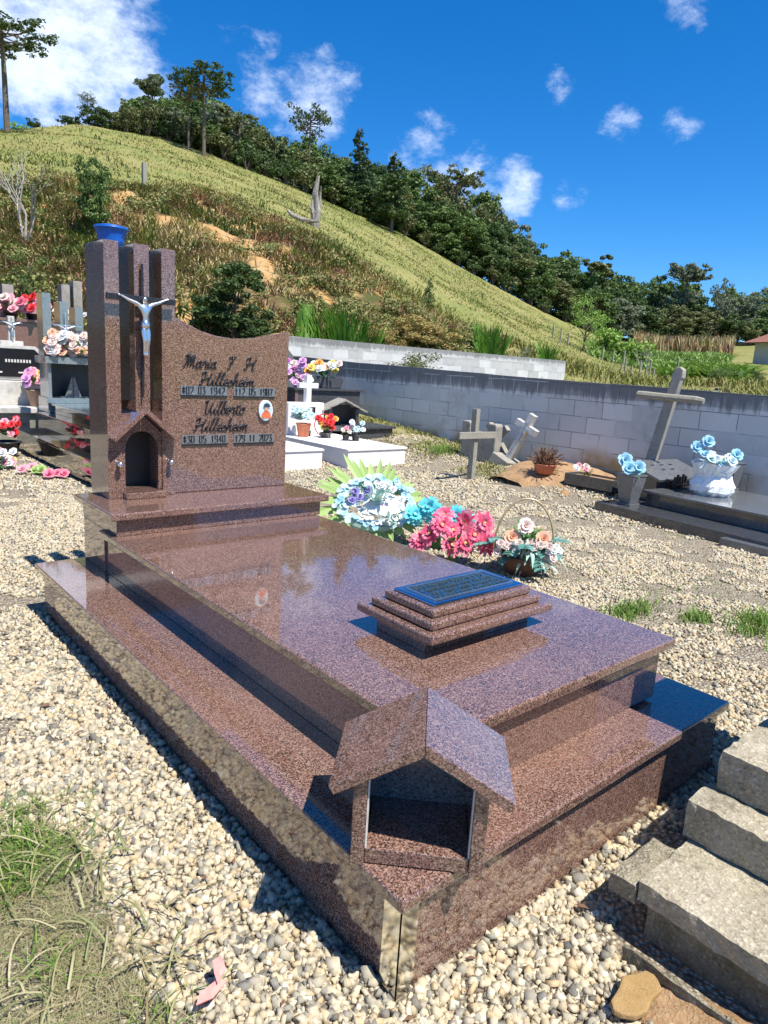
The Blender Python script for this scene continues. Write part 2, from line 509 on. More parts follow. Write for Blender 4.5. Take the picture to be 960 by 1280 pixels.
def vnoise(x, y, s, seed=0):
    """cheap value noise, vectorised"""
    x = np.asarray(x, float) / s + 1000; y = np.asarray(y, float) / s + 1000
    xi = np.floor(x).astype(np.int64); yi = np.floor(y).astype(np.int64)
    fx = x - xi; fy = y - yi; fx = fx * fx * (3 - 2 * fx); fy = fy * fy * (3 - 2 * fy)
    def h(a, b):
        n = (a * 374761393 + b * 668265263 + seed * 974711) & 0xffffffff
        n = ((n ^ (n >> 13)) * 1274126177) & 0xffffffff
        return ((n ^ (n >> 16)) & 0xffff) / 65535.0
    return (h(xi, yi) * (1 - fx) + h(xi + 1, yi) * fx) * (1 - fy) + (h(xi, yi + 1) * (1 - fx) + h(xi + 1, yi + 1) * fx) * fy


# ------------------------------------------------------------------ terrain
# azimuth (deg from +Y towards +X), bank foot r, bank top r, bank top slope, ridge r, ridge slope
TT = np.array([
    (-180, 16, 30, 0.0, 112, .03), (-100, 20, 40, .01, 100, .05), (-60, 25, 40, .05, 80, .10), (-10, 20, 32, .15, 70, .19), (5, 17, 30, .19, 68, .228),
    (12.5, 17, 30, .197, 70, .246), (17.5, 17, 30, .203, 74, .268), (22.8, 17, 30, .204, 76, .269),
    (26.2, 17, 30, .206, 78, .259), (31.5, 17, 29, .184, 80, .233), (36.5, 16.5, 28, .145, 82, .206),
    (41, 17, 27, .102, 84, .180), (44.9, 17, 27, .062, 86, .149), (48.8, 17, 27, .035, 88, .118),
    (52.7, 17, 27, .015, 90, .087), (55.3, 17, 27, .006, 95, .068), (57.8, 16, 28, .0, 105, .054),
    (61.8, 16, 30, -.004, 112, .050), (68.7, 16, 30, -.006, 112, .055), (85, 16, 30, 0, 112, .06),
    (120, 16, 30, 0, 112, .04), (180, 16, 30, 0, 112, .03)])


def table(az):
    return [np.interp(az, TT[:, 0], TT[:, i]) for i in range(1, 6)]


def polar(x, y):
    dx = np.asarray(x, float) - EYE.x; dy = np.asarray(y, float) - EYE.y
    return np.hypot(dx, dy), np.degrees(np.arctan2(dx, dy))


def near_z(x, y):
    z = .10 * np.maximum(0, y - 5.3) * sstep(x, 3.0, 5.0)
    z = z + .11 * sstep(x, 5.0, 6.5)
    z = z + .03 * np.maximum(0, y - 9.5)
    z = z + .012 * (vnoise(x, y, .55, 3) - .5) + .03 * (vnoise(x, y, 2.2, 4) - .5)
    # gravel heaped slightly against the tomb and a low soil mound by the wall
    z = z + .09 * np.exp(-(((x - 6.1) / .45) ** 2 + ((y - 4.1) / .55) ** 2))
    return z


def ground_z(x, y):
    x = np.asarray(x, float); y = np.asarray(y, float)
    r, az = polar(x, y)
    rf, rb, eb, rr, er = table(az)
    zf = 0.45 + .25 * sstep(-np.abs(az - 20), -40, -10)
    zn = np.where(r < 15, near_z(x, y), 0)
    zb = 1.25 + eb * rb
    zr = 1.25 + er * rr
    t1 = np.clip((r - rf) / (rb - rf), 0, 1)
    bankz = zf + (zb - zf) * (t1 ** .85)
    t2 = np.clip((r - rb) / (rr - rb), 0, 1)
    el = eb + (er - eb) * t2 ** .85
    pasz = 1.25 + el * r
    wood = np.where(az < 14, -.06, np.where(az > 56, .07, .10))
    behind = zr + np.minimum(r - rr, 70) * wood - np.clip(r - rr - 70, 0, None) * .25
    behind = np.maximum(behind, np.where(r > 300, -4, -100))
    z = np.where(r < rf, zf, np.where(r < rb, bankz, np.where(r < rr, pasz, behind)))
    # blend the flat cemetery into the foot of the bank
    w = sstep(r, 11.5, 17)
    w = np.where(x > 6.85, sstep(r, 8.5, 15), w)
    near = near_z(np.clip(x, -30, 30), np.clip(y, -30, 14))
    z = z * w + near * (1 - w)
    amp = sstep(r, 15, 22)
    xr = x * .81 - y * .59; yr = x * .59 + y * .81
    inb = (1 - sstep(r, rb - 1, rb + 2)) * (1 - sstep(az, 47, 53))
    z = z + amp * inb * (.6 * (vnoise(xr, yr, 3.3, 11) - .5) + .36 * (vnoise(x, y, 1.3, 12) - .5) + .2 * (vnoise(xr, yr, .6, 13) - .5))
    z = z + amp * (1 - inb) * (.9 * (vnoise(xr, yr, 9, 14) - .5) + .30 * (vnoise(xr, yr, 3.7, 15) - .5)) * (1 - .7 * sstep(r, rr - 16, rr))
    return z


def gz(x, y): return float(ground_z(np.array([x]), np.array([y]))[0])


def at(az, r):
    a = R(az); x = EYE.x + r * math.sin(a); y = EYE.y + r * math.cos(a)
    return x, y, gz(x, y)


SPOTS = [(25.6, 27.0, 1.8, 1.6), (27.4, 25.0, 2.2, 1.8), (29.6, 27.2, 1.3, 1.0), (24.4, 18.8, 1.5, 1.6), (26.6, 17.8, 1.0, .9), (30.5, 22.5, 1.2, 1.2), (23.2, 25.0, 1.0, 1.2), (35.6, 26.6, 1.5, .9), (37.6, 26.2, 1.6, .9), (39.4, 25.8, 1.5, .8), (41.0, 25.6, 1.2, .8), (20.4, 28, .9, .8), (32.0, 24.2, .7, .9), (14.8, 26, .8, .8)]

def soil_amount(x, y):
    r, az = polar(x, y); m = np.zeros_like(r)
    n = .55 * vnoise(x, y, .8, 91) + .45 * vnoise(x, y, .3, 92)
    for a, rr, da, dr in SPOTS:
        d = np.hypot((az - a) / da, (r - rr) / dr) + 1.5 * (n - .5)
        m = np.maximum(m, 1 - sstep(d, .75, 1.05))
    return m


def build_ground():
    azs = np.concatenate([np.arange(-180, -8, 4.0), np.arange(-8, 90, .4), np.arange(90, 180, 4.0)])
    rs = [0.02]
    r = .15
    while r < 14: rs.append(r); r += .10 + r * .008
    while r < 120: rs.append(r); r += .16 + (r - 14) * .012
    while r < 4500: rs.append(r); r *= 1.25
    rs = np.array(rs)
    A, Rr = np.meshgrid(azs, rs)
    X = EYE.x + Rr * np.sin(np.radians(A)); Y = EYE.y + Rr * np.cos(np.radians(A))
    Z = ground_z(X, Y)
    V = np.stack([X, Y, Z], -1).reshape(-1, 3)
    na = len(azs); nr = len(rs)
    i = np.arange(nr - 1)[:, None] * na + np.arange(na)[None, :]
    j = np.arange(nr - 1)[:, None] * na + (np.arange(na)[None, :] + 1) % na
    F = np.stack([i, i + na, j + na, j], -1).reshape(-1, 4)
    F = F[:, ::-1]
    o = np_mesh('ground', V, F, [ground_mat()], smooth=True)
    # zone weights: gravel, bank, forest
    x = V[:, 0]; y = V[:, 1]
    r, az = polar(x, y)
    rf, rb, eb, rr, er = table(az)
    inside = (1 - sstep(x, 6.70, 6.8)) * (1 - sstep(r, rf - 4.0, rf - 2.5))
    strip = sstep(x, 5.75, 6.3) * sstep(y, 3.2, 4.5) * (.6 + .8 * vnoise(x, y, .5, 5))
    inside = inside * (1 - np.clip(strip, 0, 1) * .8)
    bank = sstep(r, rf - 3, rf) * (1 - sstep(r + 3 * (vnoise(x, y, 4, 8) - .5), rb - .5, rb + 1.5)) * (1 - sstep(az, 47, 54))
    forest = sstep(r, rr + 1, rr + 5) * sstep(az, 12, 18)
    me = o.data
    ca = me.color_attributes.new('zone', 'FLOAT_COLOR', 'POINT')
    C4 = np.ones((len(V), 4), np.float32); C4[:, 0] = inside; C4[:, 1] = bank; C4[:, 2] = forest; C4[:, 3] = soil_amount(x, y)
    ca.data.foreach_set('color', C4.ravel())
    o['kind'] = 'structure'
    return o


def ground_mat():
    t = NT('ground_surface')
    at_ = t.n('ShaderNodeAttribute'); at_.attribute_name = 'zone'
    sep = t.n('ShaderNodeSeparateColor'); t.l(at_.outputs['Color'], sep.inputs[0])
    gr, bk, fo = sep.outputs
    # gravel
    v = t.n('ShaderNodeTexVoronoi', Scale=75.0); t.l(t.coord(), v.inputs['Vector'])
    s2 = t.n('ShaderNodeSeparateColor'); t.l(v.outputs['Color'], s2.inputs[0])
    stone = t.ramp(s2.outputs[0], [(0, (.18, .16, .12)), (.25, (.38, .33, .24)), (.6, (.50, .43, .31)), (1, (.58, .52, .41))])
    edge = t.mr(v.outputs['Distance'], .25, .62, 0, .8)
    gravel = t.mix(edge, stone, (.16, .13, .095))
    dirt = t.mix(t.mr(t.noise(3, 6), .3, .7), (.50, .40, .26), (.38, .33, .26))
    gravel = t.mix(t.mr(t.noise(1.1, 6, .65), .56, .70, 0, .85), gravel, dirt)
    gravel = t.mix(t.mr(t.noise(1.7, 6, .7), .60, .74, 0, .45), gravel, (.16, .17, .06))
    # dry pasture grass
    n1 = t.noise(.22, 8, .65); n2 = t.noise(2.4, 8, .75)
    grass = t.mix(t.mr(n1, .44, .58), (.215, .21, .07), (.145, .175, .045))
    grass = t.mix(t.mr(t.noise(.6, 7, .7), .57, .66, 0, .7), grass, (.27, .20, .11))
    grass = t.mix(t.mr(n2, .35, .7, 0, .6), grass, (.33, .28, .12))
    grass = t.mix(t.mr(t.noise(7, 6, .7), .5, .75, 0, .5), grass, (.13, .155, .04))
    lush = t.mr(t.noise(.05, 3), .5, .6, 0, .0)
    # bank: orange earth, dry brown growth, green weeds
    b1 = t.noise(.42, 8, .62); b2 = t.noise(1.6, 8, .7)
    bank = t.mix(t.mr(b2, .38, .62), (.115, .075, .035), (.20, .145, .065))
    bank = t.mix(t.mr(t.noise(1.0, 7, .65), .5, .62, 0, .8), bank, (.06, .085, .022))
    bank = t.mix(t.mr(t.math('ADD', t.math('MULTIPLY', b1, .6), t.math('MULTIPLY', b2, .4)), .50, .57), bank, t.mix(t.mr(b2, .3, .7), (.50, .27, .075), (.46, .31, .14)))
    c = t.mix(bk, grass, bank)
    c = t.mix(at_.outputs['Alpha'], c, t.mix(t.mr(b2, .35, .65), (.42, .22, .075), (.44, .31, .16)))
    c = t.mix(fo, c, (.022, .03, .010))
    c = t.mix(gr, c, gravel)
    hb = t.math('ADD', t.math('MULTIPLY', v.outputs['Distance'], -1.0), t.math('MULTIPLY', t.noise(90, 3), .3))
    h = t.n('ShaderNodeMixRGB'); t.l(gr, h.inputs[0]); t.l(t.math('MULTIPLY', n2, 4.0), h.inputs[1]); t.l(hb, h.inputs[2])
    t.bump(h.outputs[0], .9, .018)
    return t.set(c, .95, **{'Specular IOR Level': .15})


build_ground()

# ------------------------------------------------------------------ loose stones
TOMB_RECTS = [(.025, 1.445, 0.025, 2.56), (.5, 2.5, -2.5, -.14), (5.1, 6.7, 0.5, 2.9), (4.2, 5.2, 5.7, 7.6), (3.0, 4.05, 5.9, 7.6), (1.24, 2.4, 5.58, 8.6)]
ICO = None

def ico():   # chunky crushed-stone blank: a cube with its corners free to move
    V = np.array([(x, y, z) for z in (-1, 1) for y in (-1, 1) for x in (-1, 1)], float) * .72
    Q = ((0, 2, 3, 1), (4, 5, 7, 6), (0, 1, 5, 4), (2, 6, 7, 3), (0, 4, 6, 2), (1, 3, 7, 5))
    F = []
    for i, q in enumerate(Q):
        F += [(q[0], q[1], q[2]), (q[0], q[2], q[3])] if i % 2 else [(q[1], q[2], q[3]), (q[1], q[3], q[0])]
    return V, np.array(F)


def stones(name, n, rmin, rmax, smin, smax, az0, az1, seed, label_kind, layer=0.0, mask=None):
    g = np.random.default_rng(seed)
    V0, F0 = ico()
    r = np.sqrt(g.uniform(rmin ** 2, rmax ** 2, n)); a = np.radians(g.uniform(az0, az1, n))
    x = EYE.x + r * np.sin(a); y = EYE.y + r * np.cos(a)
    ok = np.ones(n, bool)
    for (x0, x1, y0, y1) in TOMB_RECTS: ok &= ~((x > x0 - .002) & (x < x1 + .002) & (y > y0 - .002) & (y < y1))
    ok &= x < 6.65
    # bare patches
    bare = vnoise(x, y, .32, 21) * .6 + vnoise(x, y, .11, 22) * .4
    thr = np.full(n, .73)
    thr = np.where((x < -.22) & (y < 1.25), .80 - .75 * sstep(-(x + .9 * (y - .0) * 0), .25, .50) * sstep(-y, -1.15, -.85), thr)
    thr = np.where((x > .25) & (y < -.17) & (x < .62), .55, thr)
    thr = np.where(x > 2.0, .60 - .0 * x, thr)
    thr = np.where(y > 5, .62, thr)
    ok &= bare < thr
    if mask is not None: ok &= mask(x, y)
    x = x[ok]; y = y[ok]; m = len(x)
    s = g.uniform(smin, smax, m) * np.where(g.random(m) < .3, .55, 1.0) * np.where(g.random(m) < .05, 1.35, 1.0)
    sc = s[:, None] * g.uniform(.6, 1.35, (m, 3))
    q = g.normal(size=(m, 4)); q /= np.linalg.norm(q, axis=1)[:, None]
    w, i, j, k = q.T
    Rm = np.stack([1 - 2 * (j * j + k * k), 2 * (i * j - k * w), 2 * (i * k + j * w),
                   2 * (i * j + k * w), 1 - 2 * (i * i + k * k), 2 * (j * k - i * w),
                   2 * (i * k - j * w), 2 * (j * k + i * w), 1 - 2 * (i * i + j * j)], -1).reshape(m, 3, 3)
    P = V0[None] * (1 + g.uniform(-.45, .38, (m, len(V0), 3)))
    P = P * sc[:, None, :]
    P = np.einsum('nij,nvj->nvi', Rm, P)
    z = ground_z(x, y) + s * g.uniform(.1, .75, m) + layer
    P += np.stack([x, y, z], -1)[:, None, :]
    F = (F0[None] + (np.arange(m) * len(V0))[:, None, None]).reshape(-1, 3)
    o = np_mesh(name, P.reshape(-1, 3), F, [MAT['gravel_stone']])
    tag(o, label_kind, 'gravel', kind='stuff')
    return o


def gravel_stone():
    t = NT('crushed_gravel_stone')
    c = t.ramp(t.island(), [(0, (.10, .10, .10)), (.10, (.25, .245, .23)), (.24, (.38, .35, .29)), (.5, (.54, .48, .37)), (.7, (.42, .36, .26)), (.8, (.50, .38, .24)), (.88, (.60, .57, .50)), (1, (.47, .42, .34))])
    c = t.mix(t.mr(t.noise(90, 4), .4, .75, 0, .35), c, (.33, .27, .19))
    c = t.mix(1.0, c, (1.0, .97, .88), 'MULTIPLY')
    t.bump(t.noise(120, 5), .5, .003)
    return t.set(c, .85, **{'Specular IOR Level': .3})
MAT['gravel_stone'] = gravel_stone()

stones('gravel', 100000, .3, 2.9, .0055, .0122, -22, 100, 1, 'coarse cream and grey crushed gravel around the brown tomb')
stones('gravel', 170000, 2.9, 6.4, .0052, .0105, -4, 82, 2, 'finer looking pale gravel spread further back between the graves')
stones('gravel', 80000, 6.4, 10.5, .008, .014, 2, 74, 3, 'most distant pale gravel in front of the block wall and back tombs')

def litter():
    g = np.random.default_rng(19); n = 900
    r = np.sqrt(g.uniform(.6, 49, n)); a = np.radians(g.uniform(0, 80, n)); x = EYE.x + r * np.sin(a); y = EYE.y + r * np.cos(a)
    ok = np.ones(n, bool)
    for (x0, x1, y0, y1) in TOMB_RECTS: ok &= ~((x > x0 - .03) & (x < x1 + .03) & (y > y0 - .03) & (y < y1 + .03))
    x = x[ok]; y = y[ok]; n = len(x); z = ground_z(x, y) + .019
    th = g.uniform(0, 6.28, n); L = g.uniform(.006, .022, n); w = L * g.uniform(.15, .5, n)
    d = np.stack([np.cos(th), np.sin(th), g.uniform(-.3, .3, n)], -1); q = np.stack([-np.sin(th), np.cos(th), g.uniform(-.3, .3, n)], -1)
    c = np.stack([x, y, z], -1)
    V = np.stack([c - d * L[:, None], c + q * w[:, None] + [0, 0, .003], c + d * L[:, None], c - q * w[:, None] + [0, 0, .003]], 1).reshape(-1, 3)
    o = np_mesh('leaf_litter', V, np.arange(n * 4).reshape(n, 4), [MAT['dry_stem']])
    tag(o, 'small dead leaf scraps and twigs scattered over the gravel', 'litter', kind='stuff')
litter()

# ------------------------------------------------------------------ grass / blades
def blades(name, pos, h, w, lean, mats, label, cat, seed=1, flat=0.0, curved=True, kind='stuff', parent=None, group=None):
    """pos (n,3), each blade a bent strip of 2 quads"""
    g = np.random.default_rng(seed)
    pos = np.asarray(pos, float); n = len(pos)
    a = g.uniform(0, 2 * PI, n)
    d = np.stack([np.cos(a), np.sin(a), np.zeros(n)], -1); side = np.stack([-np.sin(a), np.cos(a), np.zeros(n)], -1)
    hh = h * g.uniform(.5, 1.25, n); ll = lean * g.uniform(.2, 1.4, n) * hh
    hh = hh * (1 - flat * g.uniform(.5, 1, n))
    up = np.array([0, 0, 1.0])
    P = []
    for t, ww in ((0, 1.0), (.45, .85), (.8, .5), (1.0, .06)):
        cpt = pos + d * (ll * t ** 1.8)[:, None] + up * (hh * (t - .25 * t * t * lean if curved else t))[:, None]
        P.append(cpt - side * (w * ww * .5)); P.append(cpt + side * (w * ww * .5))
    P = np.stack(P, 1)
    base = np.arange(n)[:, None, None] * 8
    F = np.array([[0, 1, 3, 2], [2, 3, 5, 4], [4, 5, 7, 6]])[None] + base
    o = np_mesh(name, P.reshape(-1, 3), F.reshape(-1, 4), mats, parent)
    if parent is None:
        tag(o, label, cat, kind=kind, group=group)
    return o


MAT['grass_green'] = islandmat('grass_blades', [(.06, .13, .02), (.12, .24, .03), (.22, .30, .06), (.08, .18, .03)], .6, .25)
MAT['grass_dry'] = islandmat('dry_cut_grass', [(.14, .15, .06), (.30, .28, .14), (.46, .41, .24), (.17, .22, .07), (.36, .30, .16), (.22, .16, .08)], .8, .15)
def pasturemat():
    t = NT('pasture_tufts'); i = t.island()
    a = t.ramp(i, [(0, (.16, .185, .05)), (.5, (.235, .235, .08)), (1, (.29, .265, .11))])
    b = t.ramp(i, [(0, (.12, .16, .035)), (.5, (.19, .22, .055)), (1, (.27, .27, .08))])
    d = t.ramp(i, [(0, (.20, .14, .07)), (1, (.38, .30, .16))])
    c = t.mix(t.mr(t.noise(.22, 8, .65), .44, .58), a, b)
    c = t.mix(t.mr(t.noise(.6, 7, .7), .57, .66, 0, .8), c, d)
    return t.set(c, .85, **{'Specular IOR Level': .1})
MAT['pasture'] = pasturemat()
MAT['weed'] = islandmat('weed_leaves', [(.035, .065, .015), (.08, .13, .025), (.13, .17, .04)], .6, .25)
def scrubmat():
    t = NT('dry_scrub')
    i = t.island()
    tan = t.ramp(i, [(0, (.28, .20, .09)), (.5, (.46, .37, .18)), (1, (.55, .47, .27))])
    brn = t.ramp(i, [(0, (.16, .09, .055)), (.5, (.30, .18, .11)), (1, (.40, .26, .16))])
    grn = t.ramp(i, [(0, (.10, .14, .03)), (.5, (.20, .24, .06)), (1, (.32, .32, .11))])
    n = t.noise(.33, 5, .65)
    c = t.mix(t.mr(n, .44, .52), brn, tan); c = t.mix(t.mr(t.noise(.5, 5, .65), .54, .62), c, grn)
    return t.set(c, .9, **{'Specular IOR Level': .1})
MAT['scrub'] = scrubmat()
MAT['reed'] = islandmat('bright_reed_blades', [(.09, .21, .025), (.17, .33, .05), (.12, .26, .03)], .5, .3)


def scatter_rect(n, x0, x1, y0, y1, seed, dens=None, dz=0.0):
    g = np.random.default_rng(seed)
    x = g.uniform(x0, x1, n); y = g.uniform(y0, y1, n)
    if dens is not None:
        k = g.random(n) < dens(x, y); x = x[k]; y = y[k]
    return np.stack([x, y, ground_z(x, y) + dz], -1)


# cut grass corner, bottom left
def corner(x, y):
    m = sstep(-x - .12 * vnoise(x, y, .12, 31) , .20, .42) * (1 - sstep(y + .25 * vnoise(x, y, .2, 32), 1.05, 1.3))
    return np.clip(m, 0, 1) * (.35 + .65 * (vnoise(x, y, .09, 33) > .35))
blades('cut_grass', scatter_rect(26000, -1.0, -.16, .02, 1.25, 41, corner, .004), .042, .0016, 1.8, ['grass_dry'],
       'thin straw and cut grass lying in the bottom left corner', 'grass', 5, flat=.55)
blades('green_grass', scatter_rect(9000, -1.0, -.2, .05, 1.25, 42, lambda x, y: corner(x, y) * np.where((x < -.40) & (y > .75), 1.0, .6 * (vnoise(x, y, .13, 34) > .6)), .0), .08, .0035, 1.3, ['grass_green'],
       'fresh green grass tufts in the bottom left corner', 'grass', 6, flat=.3)
# long lying leaves
def lying(name, n, x0, x1, y0, y1, label, seed):
    g = np.random.default_rng(seed); V = []; F = []
    for _ in range(n):
        x = g.uniform(x0, x1); y = g.uniform(y0, y1); a = g.uniform(0, 2 * PI); L = g.uniform(.05, .15); k = g.uniform(-4, 4); w = g.uniform(.0010, .0026)
        b = len(V); px, py = x, y
        for s in range(7):
            z = gz(px, py) + .028 + .015 * math.sin(s / 6 * PI)
            V += [(px - math.sin(a) * w, py + math.cos(a) * w, z), (px + math.sin(a) * w, py - math.cos(a) * w, z)]
            px += math.cos(a) * L / 6; py += math.sin(a) * L / 6; a += k * L / 6
        for s in range(6): F.append([b + 2 * s, b + 2 * s + 1, b + 2 * s + 3, b + 2 * s + 2])
    o = np_mesh(name, V, F, ['grass_dry']); tag(o, label, 'grass', kind='stuff')
lying('pulled_grass', 200, -.75, -.25, .2, 1.05, 'long pulled grass stems lying over the gravel at lower left', 8)

def patch(cx, cy, rx, ry, n, seed, h=.05, mat='grass_green', label='', name='grass_patch'):
    g = np.random.default_rng(seed)
    x = cx + g.normal(0, rx, n); y = cy + g.normal(0, ry, n)
    P = np.stack([x, y, ground_z(x, y)], -1)
    blades(name, P, h, .006, .8, [mat], label, 'grass', seed)
patch(2.62, 1.02, .12, .05, 450, 51, .05, label='small green grass patch beside the right edge of the brown slab')
patch(2.86, .76, .07, .04, 200, 52, .05, label='tiny green grass patch between the slab and the right edge of the photo')
patch(3.10, .50, .14, .08, 700, 53, .07, label='larger green grass patch on the gravel at the right edge of the photo')
patch(3.3, 1.2, .35, .25, 260, 54, .03, label='sparse low weeds in the gravel right of the tomb')
blades('grass', scatter_rect(9000, 5.3, 6.62, 4.2, 9.5, 43, lambda x, y: (vnoise(x, y, .35, 35) > .42) * sstep(x - .12 * (y - 5), 5.2, 5.9)), .07, .011, .9, ['pasture'],
       'yellowish grass strip along the foot of the grey block wall', 'grass', 9)
patch(6.0, 5.9, .10, .10, 260, 55, .12, label='bright green weeds just left of the low concrete marker', mat='reed')

# ------------------------------------------------------------------ granite tomb (main subject)
TB = thing('granite_tomb', 'large polished brown granite tomb with stepped base, tall pillared headstone and engraved names', 'tomb', (.55, 1.3, 0), world_coords=True)
G = 'brown_granite'
bx('base_wall', G, TB, .03, 1.085, .03, 2.56, -.06, .2245, .002)
bx('base_ledge', G, TB, 0, 1.114, 0, 2.59, .225, .255, .006, 3)
bx('side_wall', G, TB, 1.088, 1.44, .035, 2.5, -.06, .2115, .002)
bx('side_ledge', G, TB, 1.1165, 1.463, .012, 2.52, .212, .242, .006, 3)
cg = MB().box(-.0 + .026, .0285, .026, .078, -.05, .2235).box(.026, .074, .026, .0285, -.05, .2235).build('corner_trim', 'steel', TB)
bx('body', G, TB, .235, 1.255, .172, 2.3, .2555, .4265, .002)
bx('top_slab', G, TB, .200, 1.287, .140, 2.30, .427, .459, .007, 4)
bx('plinth', G, TB, .225, 1.30, 2.135, 2.585, .4595, .5345, .002)
bx('plinth_slab', G, TB, .194, 1.334, 2.102, 2.62, .535, .568, .007, 4)
bx('rear_wall', G, TB, .226, 1.299, 2.301, 2.58, .256, .459, .002)
# headstone panel with the concave top
cps = [(.62, 1.432), (.68, 1.405), (.76, 1.372), (.84, 1.354), (.93, 1.346), (1.02, 1.352), (1.10, 1.365), (1.19, 1.388), (1.275, 1.402)]
pf = [(.62, .5685), (1.275, .5685)] + cps[::-1]
MB().prism(pf, 2.45, 2.515).build('headstone_panel', G, TB, bevel=.004, seg=2)
MB().box(.36, .62, 2.60, 2.65, .5685, 1.02).build('back_panel', G, TB)
for i, (a, b, zb, zt) in enumerate([(.292, .358, .5685, 1.722), (.425, .495, .98, 1.725), (.553, .6185, .5685, 1.722)]):
    bx('pillar', G, TB, a, b, 2.42, 2.665, zb, zt, .002)
# niche: gabled roof, arch, sill
def bar(x0, z0, x1, z1, t, y0, y1):
    d = Vector((x1 - x0, 0, z1 - z0)); n = Vector((-d.z, 0, d.x)).normalized() * t
    if n.z < 0: n = -n
    return [(x0, z0), (x1, z1), (x1 + n.x, z1 + n.z), (x0 + n.x, z0 + n.z)]
nr = bx('niche_sill', G, TB, .3595, .5525, 2.375, 2.60, .5685, .598, .003)
arch = [(.3595, .60), (.375, .60), (.375, .80)]
for k in range(9):
    a = PI - k * PI / 8; arch.append((.455 + .08 * math.cos(a), .80 + .085 * math.sin(a)))
arch += [(.535, .80), (.535, .60), (.5525, .60), (.5525, .875), (.455, .965), (.3595, .875)]
MB().prism(arch, 2.43, 2.452).build('niche_arch', G, TB, bevel=.001)
ro = MB()
ro.prism(bar(.312, .842, .4545, .972, .022, 0, 0), 2.365, 2.60)
ro.prism(bar(.4555, .972, .600, .842, .022, 0, 0), 2.365, 2.60)
ro.build('niche_roof', G, TB, bevel=.002)
bx('niche_back', 'dark_niche', TB, .3585, .5525, 2.585, 2.598, .5985, .90, 0)
for x in (.338, .585):
    kb = MB().tube([(x, 2.421, .735), (x, 2.400, .735)], .009, 12).blob((x, 2.392, .735), .014, 2).build('bolt', 'silver', TB, smooth=True)

# crucifix on the middle pillar
cr = MB()
cr.prism([(.4525, 1.04), (.4585, 1.06), (.4625, 1.34), (.4605, 1.64), (.4505, 1.64), (.4485, 1.34), (.4505, 1.06)], 2.398, 2.408)
cr.box(.452, .458, 2.408, 2.4205, 1.10, 1.115).box(.452, .458, 2.408, 2.4205, 1.6, 1.615)
cx_ = cr.build('crucifix', 'dark_metal', TB, bevel=.001)
MB().box(.290, .606, 2.383, 2.3975, 1.472, 1.498).build('crossbar', 'dark_metal', cx_, bevel=.001)


def skin_figure(name, J, E, mat, parent, sub=2):
    me = bpy.data.meshes.new(name); me.from_pydata([j[0] for j in J], E, [])
    o = bpy.data.objects.new(name, me); COL.objects.link(o)
    off = ORG.get(parent.name, Vector()) if parent else Vector()
    if parent: o.parent = parent; ORG[o.name] = off
    me.transform(Matrix.Translation(-off))
    sk = o.modifiers.new('skin', 'SKIN')
    for i, j in enumerate(J):
        d = me.skin_vertices[0].data[i]; rr = j[1]; d.radius = (rr, rr) if not isinstance(rr, tuple) else rr
    me.skin_vertices[0].data[0].use_root = True
    sb = o.modifiers.new('sub', 'SUBSURF'); sb.levels = sub; sb.render_levels = sub
    sk.use_smooth_shade = True
    # bake, so that a copy carries a plain mesh
    dg = bpy.context.evaluated_depsgraph_get(); ev = o.evaluated_get(dg)
    m2 = bpy.data.meshes.new_from_object(ev); o.modifiers.clear(); o.data = m2
    m2.materials.clear(); m2.materials.append(MAT[mat])
    return o


def corpus(parent, c, s, mat='silver', name='corpus'):
    """crucified figure; c = point between the hands at crossbar height, s = scale (arm span 1.0*s)"""
    def p(x, y, z): return (c[0] + x * s, c[1] + y * s, c[2] + z * s)
    J = [(p(0, -.05, -.48), .062 * s), (p(0, -.06, -.36), .058 * s), (p(0, -.05, -.22), .082 * s), (p(0, -.05, -.13), .05 * s), (p(.0, -.07, -.09), .035 * s),
         (p(-.02, -.09, -.04), .05 * s), (p(-.02, -.10, .03), .045 * s),
         (p(-.13, -.04, -.11), .042 * s), (p(-.30, -.02, -.05), .03 * s), (p(-.44, 0, .02), .02 * s), (p(-.50, 0, .03), .026 * s),
         (p(.13, -.04, -.11), .042 * s), (p(.30, -.02, -.05), .03 * s), (p(.44, 0, .02), .02 * s), (p(.50, 0, .03), .026 * s),
         (p(-.045, -.07, -.62), .056 * s), (p(-.03, -.11, -.80), .042 * s), (p(-.02, -.05, -1.0), .030 * s), (p(-.015, -.06, -1.08), .028 * s),
         (p(.045, -.07, -.62), .056 * s), (p(.04, -.10, -.80), .042 * s), (p(.02, -.05, -1.0), .030 * s), (p(.015, -.08, -1.08), .026 * s)]
    E = [(0, 1), (1, 2), (2, 3), (3, 4), (4, 5), (5, 6), (2, 7), (7, 8), (8, 9), (9, 10), (2, 11), (11, 12), (12, 13), (13, 14),
         (0, 15), (15, 16), (16, 17), (17, 18), (0, 19), (19, 20), (20, 21), (21, 22)]
    o = skin_figure(name, J, E, mat, parent)
    cl = MB()
    cl.lathe([(.075 * s, -.56 * s), (.088 * s, -.50 * s), (.078 * s, -.43 * s), (.07 * s, -.42 * s)], 12, p(0, -.055, 0))
    cl.build('loincloth', mat, o, smooth=True)
    return o


corpus(cx_, (.455, 2.382, 1.488), .235)

